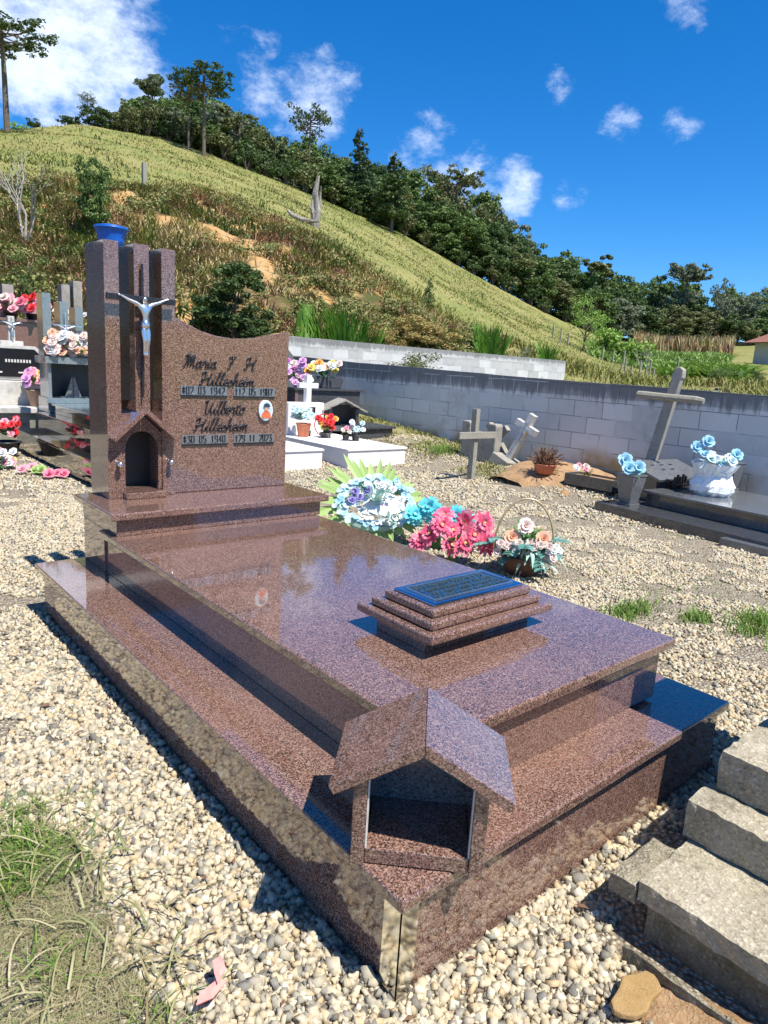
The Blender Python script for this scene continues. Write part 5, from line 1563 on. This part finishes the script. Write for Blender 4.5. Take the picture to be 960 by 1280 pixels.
def make_tree(name, kind, mat, seed, H=10.0, n=6500, label=None, cat='tree', group=None, leaf=.21, barkmat='bark'):
    """unit tree of height H standing on the origin: trunk with limbs + crown"""
    g = np.random.default_rng(seed); rs = random.Random(seed)
    t = thing(name, label, cat, group=group)
    mb = MB(); clumps = []
    if kind == 'round':
        th = H * .30
        mb.tube([(0, 0, -.5), (.1, 0, th * .5), (0, .1, th), (.1, 0, H * .7)], [H * .024, H * .019, H * .015, H * .006], 7)
        for k in range(19):
            a = 2 * PI * k / 19 * 2.4 + rs.uniform(-.3, .3); z = H * rs.uniform(.16, .86); sp = H * .26 * (1 - ((z / H - .5) / .55) ** 2) ** .5 if abs(z / H - .5) < .55 else H * .1
            sp *= rs.uniform(.6, 1.15)
            c = (math.cos(a) * sp, math.sin(a) * sp, z); s = H * rs.uniform(.11, .18)
            clumps.append(c + (s * 1.15, s * 1.15, s * .85)); mb.tube([(0, 0, max(th * .6, z - H * .18)), (c[0] * .5, c[1] * .5, z - H * .07), c], [H * .008, H * .006, H * .003], 5)
        clumps.append((0, 0, H * .88, H * .14, H * .14, H * .11))
    elif kind == 'cone':
        mb.tube([(0, 0, -.5), (0, 0, H * .5), (0, 0, H * .97)], [H * .02, H * .013, H * .003], 7)
        for k in range(20):
            z = H * (.22 + .72 * k / 20); sp = H * .22 * (1 - (z / H) ** 1.6) + .1
            for q in range(2):
                a = rs.uniform(0, 2 * PI); c = (math.cos(a) * sp * .6, math.sin(a) * sp * .6, z)
                clumps.append(c + (sp * .62, sp * .62, H * .045)); mb.tube([(0, 0, z), c], [H * .005, H * .002], 4)
    elif kind == 'umbrella':   # araucaria like: bare straight trunk, flat candelabra crown
        mb.tube([(0, 0, -.5), (.0, 0, H * .5), (.05, 0, H * .93)], [H * .020, H * .016, H * .010], 8)
        for k in range(18):
            a = 2 * PI * k / 18 + rs.uniform(-.15, .15); L = H * rs.uniform(.20, .30); z0 = H * rs.uniform(.76, .90)
            e = (math.cos(a) * L, math.sin(a) * L, z0 + H * rs.uniform(.02, .09))
            mb.tube([(0, 0, z0), (e[0] * .5, e[1] * .5, z0 - H * .005), e], [H * .006, H * .005, H * .003], 5)
            s = H * rs.uniform(.045, .07); clumps.append(e + (s * 1.3, s * 1.3, s * .8)); clumps.append((e[0] * .62, e[1] * .62, z0 + H * .04, s, s, s * .6))
        clumps.append((0, 0, H * .94, H * .09, H * .09, H * .05))
    elif kind == 'tallthin':   # long bare stem, small broken crown
        mb.tube([(0, 0, -.5), (.15, 0, H * .4), (0, .1, H * .85)], [H * .014, H * .011, H * .006], 6)
        for k in range(9):
            a = rs.uniform(0, 2 * PI); z = H * rs.uniform(.55, .98); L = H * rs.uniform(.06, .19)
            c = (math.cos(a) * L, math.sin(a) * L, z); s = H * rs.uniform(.045, .085)
            clumps.append(c + (s * 1.2, s * 1.2, s * .8)); mb.tube([(0, 0, z - H * .12), c], [H * .006, H * .003], 4)
    elif kind == 'shrub':
        for k in range(9):
            a = rs.uniform(0, 2 * PI); L = H * rs.uniform(.05, .38); z = H * rs.uniform(.25, .8)
            c = (math.cos(a) * L, math.sin(a) * L, z); s = H * rs.uniform(.18, .30)
            clumps.append(c + (s, s, s * .8)); mb.tube([(0, 0, -.2), (c[0] * .4, c[1] * .4, z * .5), c], [H * .02, H * .012, H * .005], 4)
    elif kind == 'bare':
        def br(p, d, L, r, dep):
            q = p + d * L
            mb.tube([p, p.lerp(q, .5) + Vector((rs.uniform(-.05, .05) * L, rs.uniform(-.05, .05) * L, 0)), q], [r, r * .8, r * .6], 5)
            if dep > 0:
                for _ in range(rs.choice((2, 3))):
                    nd = (d + Vector((rs.uniform(-.7, .7), rs.uniform(-.7, .7), rs.uniform(-.1, .5)))).normalized()
                    br(q if rs.random() < .6 else p.lerp(q, .7), nd, L * rs.uniform(.55, .85), r * .58, dep - 1)
        for _ in range(3):
            br(Vector((0, 0, -.1)), Vector((rs.uniform(-.35, .35), rs.uniform(-.35, .35), 1)).normalized(), H * .42, H * .016, 3)
    mb.build('trunk' if kind != 'shrub' else 'stems', barkmat, t)
    if clumps:
        # break clumps into small sub-clumps so that gaps and light/dark masses show
        sub = []
        for c in clumps:
            for _ in range(7):
                d = g.normal(size=3); d /= np.linalg.norm(d)
                sub.append((c[0] + d[0] * c[3] * .75, c[1] + d[1] * c[4] * .75, c[2] + d[2] * c[5] * .75, c[3] * .42, c[4] * .42, c[5] * .40))
        V, F = leafcloud(g, sub, n, leaf)
        np_mesh('crown' if kind != 'shrub' else 'foliage', V, F, [mat], t)
    return t


def place(proto, first, az, r, h, H=10.0, dz=-.15, wide=1.0, label=None, group=None, used=set()):
    if proto.name in used:
        o = copy_tree(proto)
    else:
        o = proto; used.add(proto.name)
    x, y, z = at(az, r); s = h / H
    o.location = (x, y, z + dz); o.scale = (s * wide, s * wide, s); o.rotation_euler = (0, 0, random.uniform(0, 6.28))
    if label: o['label'] = label
    if group is None and 'group' in o.keys(): del o['group']
    if group: o['group'] = group
    return o


def skyline(az):   # slope of the wood's top as seen from the cemetery
    return float(np.interp(az, [14, 17.5, 20, 21.7, 24, 26, 28.5, 30.2, 34.4, 37.4, 40.6, 45, 47, 50.2, 53.4, 56.4, 59.5, 62.7, 66, 68.1, 80],
                           [.262, .276, .30, .330, .325, .330, .318, .300, .288, .285, .272, .245, .232, .200, .168, .155, .136, .135, .125, .122, .12]))

protos = [make_tree('forest_tree', 'round', 'lf_dark', 101), make_tree('forest_tree', 'round', 'lf_mid', 102), make_tree('forest_tree', 'round', 'lf_olive', 103),
          make_tree('forest_tree', 'round', 'lf_dark', 104), make_tree('forest_tree', 'round', 'lf_grey', 105), make_tree('forest_tree', 'tallthin', 'lf_mid', 106),
          make_tree('forest_tree', 'cone', 'lf_pine', 107), make_tree('forest_tree', 'round', 'lf_mid', 108)]
FL = ['dense dark green broadleaf tree in the wood on the hill', 'mid green broadleaf tree in the wood on the hill', 'olive green broadleaf tree in the wood on the hill', 'dense dark green broadleaf tree in the wood on the hill',
      'greyish green tree in the wood on the hill', 'tall thin tree with bare stem in the wood on the hill', 'dark conical tree in the wood on the hill', 'mid green broadleaf tree in the wood on the hill']
rs = random.Random(404)
ROWS = (' at the front edge', ' in the second rank', ' deep in the wood', ' on the crest')
def sector(az):
    for a, w in ((23, ' at the left end'), (30, ' behind the araucarias'), (36, ' above the dead stump'), (42, ' behind the two pointed trees'), (48, ' near the yellowish tree'), (54, ' on the lower slope'), (60, ' behind the bright fruit tree'), (66, ' behind the maize rows')):
        if az < a: return w
    return ' near the right edge'
for row, (dr, frac, step) in enumerate(((3, .62, 1.9), (11, .82, 2.0), (22, .95, 1.9), (36, 1.0, 2.3))):
    az = 18.5 + row * .5
    while az < 78:
        rr = float(table(np.array([az]))[3][0]) + dr + rs.uniform(-2, 2)
        x, y, z = at(az, rr)
        top = 1.25 + skyline(az) * rr
        base = float(table(np.array([az]))[4][0])
        h = (z + (top - z) * (frac if row < 3 else 1.0) * rs.uniform(.84, 1.04)) - z
        if row == 3: h = (top - z) * rs.uniform(.85, 1.02)
        h = max(3.2, min(h, 15))
        if az < 20.5: h *= .7
        i = rs.choices(range(8), (3, 3, 2, 3, 1.2, .8 if row >= 2 else .2, .5, 3))[0]
        place(protos[i], 0, az, rr, h * 1.06, wide=max(.95, min(1.6, 8.5 / h)) * (.8 if i == 6 else 1), label=FL[i].replace(' in the wood on the hill', '') + ROWS[row] + sector(az), group='trees of the wood along the hill')
        az += step * rs.uniform(.75, 1.25)

ub = make_tree('edge_shrub', 'shrub', 'lf_dark', 120, 3.0, 900, 'low dark shrub at the edge of the wood', 'shrub', leaf=.13)
ub2 = make_tree('edge_shrub', 'shrub', 'lf_olive', 121, 3.0, 900, 'low olive shrub at the edge of the wood', 'shrub', leaf=.13)
az = 20.5
while az < 76:
    rr = float(table(np.array([az]))[3][0]) + rs.uniform(-.5, 1.5)
    k = rs.random() < .6
    place(ub if k else ub2, 0, az, rr, rs.uniform(1.8, 3.4), 3.0, label=('low dark shrub' if k else 'low olive shrub') + ' at the foot of the wood' + sector(az), group='shrubs along the edge of the wood')
    az += rs.uniform(.9, 1.7)

# single trees that stand out
def solo(kind, mat, seed, az, r, topel, label, n=3600, wide=1.0, leaf=.17, name='tree', H=10.0, cat='tree', bark='bark', dz=-.2):
    t = make_tree(name, kind, mat, seed, H, n, label, cat, leaf=leaf, barkmat=bark)
    x, y, z = at(az, r); h = 1.25 + topel * r - z; s = h / H
    t.location = (x, y, z + dz); t.scale = (s * wide, s * wide, s); t.rotation_euler = (0, 0, seed % 6)
    return t
solo('umbrella', 'lf_dark', 201, 12.9, 66, .366, 'tall lone araucaria at the left edge of the photo', 5200, 1.45, .11, 'araucaria')
solo('shrub', 'lf_dark', 202, 14.6, 72, .270, 'dark low tree right of the lone araucaria on the crest', 1200, 1.3, .14, H=3.0)
solo('shrub', 'lf_bright', 203, 13.6, 74, .262, 'light green low bush at the foot of the lone araucaria', 900, 1.2, .14, H=3.0)
solo('shrub', 'lf_dark', 204, 16.9, 76, .283, 'dark bush on the crest before the thin flat topped tree', 1200, 1.4, .14, H=3.0)
solo('umbrella', 'lf_grey', 205, 18.0, 78, .308, 'slender flat topped grey tree on the crest left of the wood', 1400, .75, .13)
solo('umbrella', 'lf_dark', 206, 25.9, 73, .358, 'araucaria with broad umbrella crown and two bare trunks on the pasture edge', 6000, 1.25, .11, 'araucaria')
solo('umbrella', 'lf_olive', 207, 24.8, 74, .338, 'smaller flat crowned araucaria left of the broad one', 4200, .95, .11, 'araucaria')
solo('tallthin', 'lf_grey', 208, 22.0, 76, .337, 'airy grey green tree at the left end of the wood', 2600, 1.3, .13)
solo('tallthin', 'lf_olive', 209, 28.4, 79, .332, 'ragged topped tree right of the broad araucaria', 3000, 1.3, .13)
solo('umbrella', 'lf_dark', 210, 33.7, 96, .330, 'small flat crowned tree rising above the wood near its middle', 1800, .7, .13)
solo('cone', 'lf_pine', 211, 37.5, 84, .316, 'tall dark pointed tree standing at the wood edge beside a second one', 5200, .95, .14)
solo('cone', 'lf_dark', 212, 40.3, 80, .290, 'broad dark pointed tree in front of the wood on the pasture edge', 5200, 1.15, .15)
solo('umbrella', 'lf_olive', 213, 45.2, 100, .266, 'spreading open crowned tree breaking the skyline right of the conifers', 2600, .95, .14)
solo('round', 'lf_yellow', 214, 46.6, 92, .205, 'yellowish flowering tree in the middle of the wood slope', 1800, .8, .15)
solo('umbrella', 'lf_grey', 215, 62.8, 122, .156, 'round flat topped tree rising above the distant wood at right', 2800, .85, .2)
solo('round', 'lf_grey', 216, 65.4, 122, .139, 'small rounded tree above the distant wood near the right edge', 2400, .6, .2)
solo('tallthin', 'lf_olive', 217, 56.0, 108, .166, 'bushy tree at the right hand shoulder of the wood', 3000, 1.3, .2)

# bright trees in the valley
solo('round', 'lf_bright', 220, 56.0, 62, .118, 'bright green fruit tree standing above the valley garden', 2600, .95, .13)
for i, (az, r, el_, lb) in enumerate(((57.6, 66, .075, 'small bright tree right of the tall fruit tree'), (58.7, 66, .07, 'small light green tree left of the bare tree in the valley'), (59.6, 64, .066, 'light green bushy tree behind the bare tree in the valley'))):
    solo('shrub', 'lf_bright', 221 + i, az, r, el_, lb, 1500, 1.1, .12, H=3.0)
solo('bare', 'lf_mid', 226, 60.6, 40, .052, 'thin leafless grey tree in the valley', H=5.0, bark='pale_bark', wide=.8)
solo('shrub', 'lf_dark', 227, 62.4, 30, .030, 'dense round dark bush just beyond the wall left of the leaning cross', 2600, .8, .05, H=3.0, name='bush', cat='bush')
solo('shrub', 'lf_mid', 228, 66.0, 34, .034, 'spreading green bush beyond the wall right of the leaning cross', 3000, 1.3, .06, H=3.0, name='bush', cat='bush')
solo('shrub', 'lf_dark', 229, 68.3, 32, .030, 'dark bush beyond the wall at the right edge of the photo', 3000, 1.2, .06, H=3.0, name='bush', cat='bush')

# garden and crop rows in the valley
def polar_scatter(n, a0, a1, r0, r1, seed, dens=None):
    g = np.random.default_rng(seed); a = np.radians(g.uniform(a0, a1, n)); r = np.sqrt(g.uniform(r0 ** 2, r1 ** 2, n))
    x = EYE.x + r * np.sin(a); y = EYE.y + r * np.cos(a)
    if dens is not None:
        k = g.random(n) < dens(x, y, r, np.degrees(a)); x = x[k]; y = y[k]
    return np.stack([x, y, ground_z(x, y)], -1)
blades('maize_rows', polar_scatter(5200, 59.8, 66.5, 84, 99, 301), 1.9, .16, .25, ['scrub'], 'dry brown maize rows in the valley before the far wood', 'crop', 11)
blades('garden_plants', polar_scatter(3600, 56.5, 66.5, 60, 80, 302), .9, .2, .9, [islandmat('pale_garden_leaf', [(.16, .26, .06), (.24, .36, .10)], .6, .2)], 'pale green garden plants in the valley', 'crop', 12)
blades('garden_plants', polar_scatter(2600, 62, 68, 40, 60, 303, lambda x, y, r, a: vnoise(x, y, 3, 7) > .5), 1.1, .3, 1.2, ['grass_green'], 'broad leaved green plants beyond the wall at right', 'crop', 13)
# fence posts beyond
fp = MB().box(-.06, .06, -.06, .06, -.2, 1.3).build('fence_post', 'timber')
posts = [(53.6, 60), (54.2, 60), (54.8, 60), (57.5, 60), (58.3, 58), (59.1, 56), (62.0, 52), (63.0, 50)] + [(59.0 + .42 * k + .15 * math.sin(k * 5), 33) for k in range(7)]
for i, (a, r) in enumerate(posts):
    o = fp if i == 0 else fp.copy()
    if i: COL.objects.link(o)
    x, y, z = at(a, r); o.location = (x, y, z); s = .8 if i < 8 else .5; o.scale = (s, s, s * (1 + .2 * math.sin(i * 3)))
    tag(o, 'thin weathered fence post on the pasture beyond the walls', 'fence post', 'fence posts on the pasture beyond the walls')
ps = MB().box(-.10, .10, -.10, .10, -.3, 1.35).build('fence_post', 'timber'); x, y, z = at(21.7, 30.2); ps.location = (x, y, z); ps.scale = (.8, .8, .72)
tag(ps, 'thick weathered post alone at the top of the scrubby bank', 'fence post')

# farmhouse corner and tank at right
FH = thing('farmhouse', 'low grey farmhouse with clay roof at the far right', 'house', at(71.9, 72), R(-25))
bx('wall', 'housewall', FH, -4, 4, -3, 3, -2, 2.0, .02)
MB().prism([(-4.8, 1.9), (4.8, 1.9), (0, 3.6)], -3.6, 3.6).build('roof', 'rooftile', FH)
bx('window', 'black_plate', FH, -2.5, -1.5, -3.03, -3.002, .3, 1.3, 0)

# blue water tank on the bank
x, y, z = at(19.35, 20.5)
BTk = thing('water_tank', 'round blue plastic water tank on the bank behind the headstone', 'water tank', (x, y, 0))
TZ = 1.25 + .1465 * 20.5
k = 20.5 / 858 * 1.06
BTk.location.z = TZ - .2; BTk.scale = (.72, .72, .62)
MB().lathe([(.42, -.35), (.44, 0), (.50, .25), (.56, .46), (.60, .48), (.60, .53), (.55, .54)], 32).build('tank_body', 'blue_plastic', BTk, smooth=True)
MB().lathe([(.60, .541), (.585, .57), (.35, .63), (.05, .66)], 32).build('lid', 'blue_plastic', BTk, smooth=True)
MB().tube([(.2, -.5, .2), (.45, -.55, -.2), (.5, -.6, -1.2)], .02, 6).build('pipe', 'black_plastic', BTk)
MB().lathe([(.5, -2.4), (.5, -.355)], 20).build('stand', 'concrete', BTk)
x, y, z = at(66.4, 26)
BT2 = thing('water_barrel', 'small blue barrel beyond the wall at the right', 'barrel', (x, y, 1.25 - .012 * 26 - .05))
MB().lathe([(.30, -.6), (.32, -.2), (.32, .25), (.29, .30)], 24).build('barrel_body', 'blue_plastic', BT2, smooth=True)
MB().lathe([(.30, .301), (.30, .34), (.05, .36)], 24).build('lid', 'black_plastic', BT2, smooth=True)

# stump and fallen log on the pasture
SG = thing('dead_tree_stump', 'tall bleached dead tree stump standing on the pasture', 'tree stump', at(34.35, 42))
rs = random.Random(9); mb = MB()
mb.tube([(0, 0, -.3), (.05, 0, .8), (-.05, .05, 1.7), (.08, 0, 2.6)], [.32, .24, .18, .05], 9)
mb.tube([(.15, .1, .5), (.3, .1, 1.3), (.36, .05, 2.1)], [.14, .12, .03], 7)
mb.tube([(-.1, .0, .3), (-.28, .05, .9), (-.25, .05, 1.3)], [.14, .1, .02], 7)
for v in mb.bm.verts: v.co += Vector((rs.uniform(-.05, .05), rs.uniform(-.05, .05), rs.uniform(-.06, .06)))
mb.build('stump', 'dead_wood', SG); SG.scale = (.95, .95, 1.05)
lx, ly, lz = at(33.3, 41)
LG = MB(); LG.tube([(-.9, .5, .75), (-.6, .35, .45), (0, 0, .18), (.6, -.3, .1), (1.1, -.5, .12)], [.10, .15, .17, .14, .06], 8).tube([(.3, -.1, .15), (.8, .2, .3)], [.08, .03], 6)
o = LG.build('fallen_log', 'dead_wood', smooth=True); o.location = (lx, ly, lz); o.rotation_euler = (0, 0, R(-20)); o.scale = (.8, .8, .8)
tag(o, 'pale fallen log lying beside the dead stump', 'log')

# bank shrubs
solo('round', 'lf_dark', 230, 28.4, 18.2, .138, 'dense round dark green bush low on the bank behind the headstone', 14000, 1.25, .16, H=10.0, name='bush', cat='bush')
solo('round', 'lf_mid', 231, 18.3, 24.0, .243, 'slender young tree with leafy oval top above the blue water tank', 6500, .62, .2, H=10.0, name='young_tree')
solo('shrub', 'lf_mid', 232, 26.1, 24.5, .182, 'small green bush high on the orange bank', 1800, .8, .05, H=3.0, name='bush', cat='bush')
solo('cone', 'lf_mid', 233, 43.6, 27.5, .135, 'small dark conifer on the pasture right of the orange cut', 2600, .95, .14, H=10.0, name='young_tree')
solo('shrub', 'lf_brown', 234, 43.8, 20.5, .086, 'wide golden brown flowering bush behind the white wall', 14000, 1.7, .05, H=3.0, name='bush', cat='bush')
solo('shrub', 'lf_brown', 238, 40.4, 19.5, .068, 'lower golden brown bush at the left of the wide one', 7000, 1.4, .05, H=3.0, name='bush', cat='bush')
solo('shrub', 'lf_olive', 239, 42.0, 14.6, .048, 'straggly leafy bush hanging in front of the white wall', 8000, 1.35, .04, H=3.0, name='bush', cat='bush')
solo('shrub', 'lf_grey', 235, 51.6, 24.5, .050, 'pale grey pink flowering bush behind the white wall', 2600, .8, .05, H=3.0, name='bush', cat='bush')
solo('bare', 'lf_mid', 236, 13.6, 23.5, .235, 'bare white branched dead shrub on the bank at far left', H=5.0, bark='pale_bark', name='dead_shrub', cat='shrub')
def shrub_label(az, r, m):
    look = {'lf_dark': 'dark green', 'lf_mid': 'mid green', 'lf_olive': 'olive', 'lf_grey': 'greyish'}[m]
    where = 'at the far left' if az < 15.5 else 'left of the blue tank' if az < 19 else 'right of the blue tank' if az < 22.5 else 'above the headstone pillars' if az < 26 else 'above the round dark bush' if az < 31.5 else 'above the green reeds' if az < 35.5 else 'left of the golden bushes'
    return look + ' weedy shrub ' + ('low' if r < 21 else 'halfway up' if r < 25 else 'high') + ' on the bank ' + where
sh_i = 0
for az, r, el_, m in ((12.3, 19, .125, 'lf_dark'), (14.2, 20, .14, 'lf_mid'), (16.2, 22, .16, 'lf_olive'), (19.2, 26, .185, 'lf_mid'), (21.2, 26, .19, 'lf_dark'), (23.0, 24, .18, 'lf_mid'), (24.4, 27, .205, 'lf_olive'),
                      (30.5, 27, .185, 'lf_mid'), (32.4, 22, .115, 'lf_grey'), (33.8, 20, .085, 'lf_olive'), (36.0, 23, .10, 'lf_mid'), (38.0, 20, .06, 'lf_grey'), (15.0, 18, .07, 'lf_olive'), (18.4, 18, .08, 'lf_mid'), (29.8, 25, .14, 'lf_olive'), (35.2, 26, .14, 'lf_olive')):
    sh_i += 1
    solo('shrub', m, 240 + sh_i, az, r, el_, shrub_label(az, r, m), 1700, 1.25, .055, H=3.0, name='weedy_shrub', cat='shrub', dz=-.5)['group'] = 'weedy shrubs on the bank'

MAT['weed_mix'] = islandmat('mixed_weed_foliage', [(.09, .13, .03), (.15, .20, .045), (.24, .26, .08), (.32, .28, .12), (.26, .17, .09)], .7, .2)
gb = np.random.default_rng(88); clm = []
PP = polar_scatter(620, 8, 49, 15, 30, 89, lambda x, y, r, a: (r < np.interp(a, TT[:, 0], TT[:, 2]) + .5) * (.35 + .65 * (vnoise(x, y, 3.0, 90) > .42)) * (1 - soil_amount(x, y)))
for p in PP:
    s_ = gb.uniform(.14, .42); clm.append((p[0], p[1], p[2] + s_ * .45, s_, s_, s_ * gb.uniform(.5, 1.0)))
Vw, Fw = leafcloud(gb, clm, 60000, .045)
tag(np_mesh('leafy_weeds', Vw, Fw, ['weed_mix']), 'leafy low weeds and brambles mixed through the dry scrub of the bank', 'weeds', kind='stuff')

# reeds
def reeds(label, az0, az1, r, topel, n, seed):
    g = np.random.default_rng(seed); a = np.radians(g.uniform(az0, az1, n)); rr = g.uniform(r - .6, r + .6, n)
    x = EYE.x + rr * np.sin(a); y = EYE.y + rr * np.cos(a); z = ground_z(x, y)
    zb = 1.25 + topel * r
    h = float(np.mean(zb - z))
    t = thing('reed_clump', label, 'plant', (float(x.mean()), float(y.mean()), float(z.mean())), world_coords=True)
    blades('blades', np.stack([x, y, z], -1), max(h * .82, .8), .07, .35, ['reed'], None, None, seed, parent=t)
reeds('row of bright green reed like plants above the left end of the white wall', 32.8, 39.6, 17.8, .070, 560, 1)
reeds('upright clump of bright green cane behind the white wall', 47.4, 49.8, 21.5, .070, 320, 2)
reeds('small bright green cane clump near the right end of the white wall', 52.6, 53.8, 23.0, .044, 130, 3)

# scrub over the bank, pasture tufts
def bank_d(x, y, r, a):
    rb = np.interp(a, TT[:, 0], TT[:, 2]); return (1 - .93 * soil_amount(x, y)) * (r < rb + 1) * np.where(a < 50, 1, 0) * sstep(.5 * vnoise(x * .8 + y * .6, y * .8 - x * .6, 2.4, 71) + .3 * vnoise(x, y, .9, 74) + .2 * vnoise(x, y, .35, 75), .36, .46)
blades('dry_scrub', polar_scatter(90000, 6, 50, 14.5, 31, 401, bank_d), .34, .030, 1.0, ['scrub'], 'dry brown scrub and grass covering the bank behind the cemetery', 'scrub', 21)
blades('green_weeds', polar_scatter(30000, 6, 52, 14.5, 32, 402, lambda x, y, r, a: (vnoise(x, y, 2.0, 72) > .5) * (bank_d(x, y, r, a) > 0)), .34, .06, 1.0, ['weed'], 'green weeds growing in patches over the bank', 'weeds', 22)
blades('pasture_grass', polar_scatter(120000, 6, 62, 26, 86, 403, lambda x, y, r, a: sstep(.5 * vnoise(x * .8 + y * .6, y * .8 - x * .6, 1.7, 73) + .5 * vnoise(x * .5 - y * .85, y * .5 + x * .85, .6, 76), .1, .9) * (r < np.interp(a, TT[:, 0], TT[:, 4]))), .13, .05, 1.1, ['pasture'], 'tufty yellow green pasture grass on the hillside', 'grass', 23)
blades('pasture_weeds', polar_scatter(9000, 8, 60, 30, 84, 405, lambda x, y, r, a: (vnoise(x, y, 2.6, 77) > .72) * (r < np.interp(a, TT[:, 0], TT[:, 4]) - 1)), .34, .08, .9, ['weed'], 'scattered darker weed clumps on the hillside pasture', 'weeds', 25)
blades('rough_grass', polar_scatter(16000, 42, 74, 12, 30, 404, lambda x, y, r, a: (x > 7.0) & (vnoise(x, y, 1.0, 74) > .4)), .4, .04, .8, ['pasture'], 'rough grass on the ground just beyond the walls', 'grass', 24)
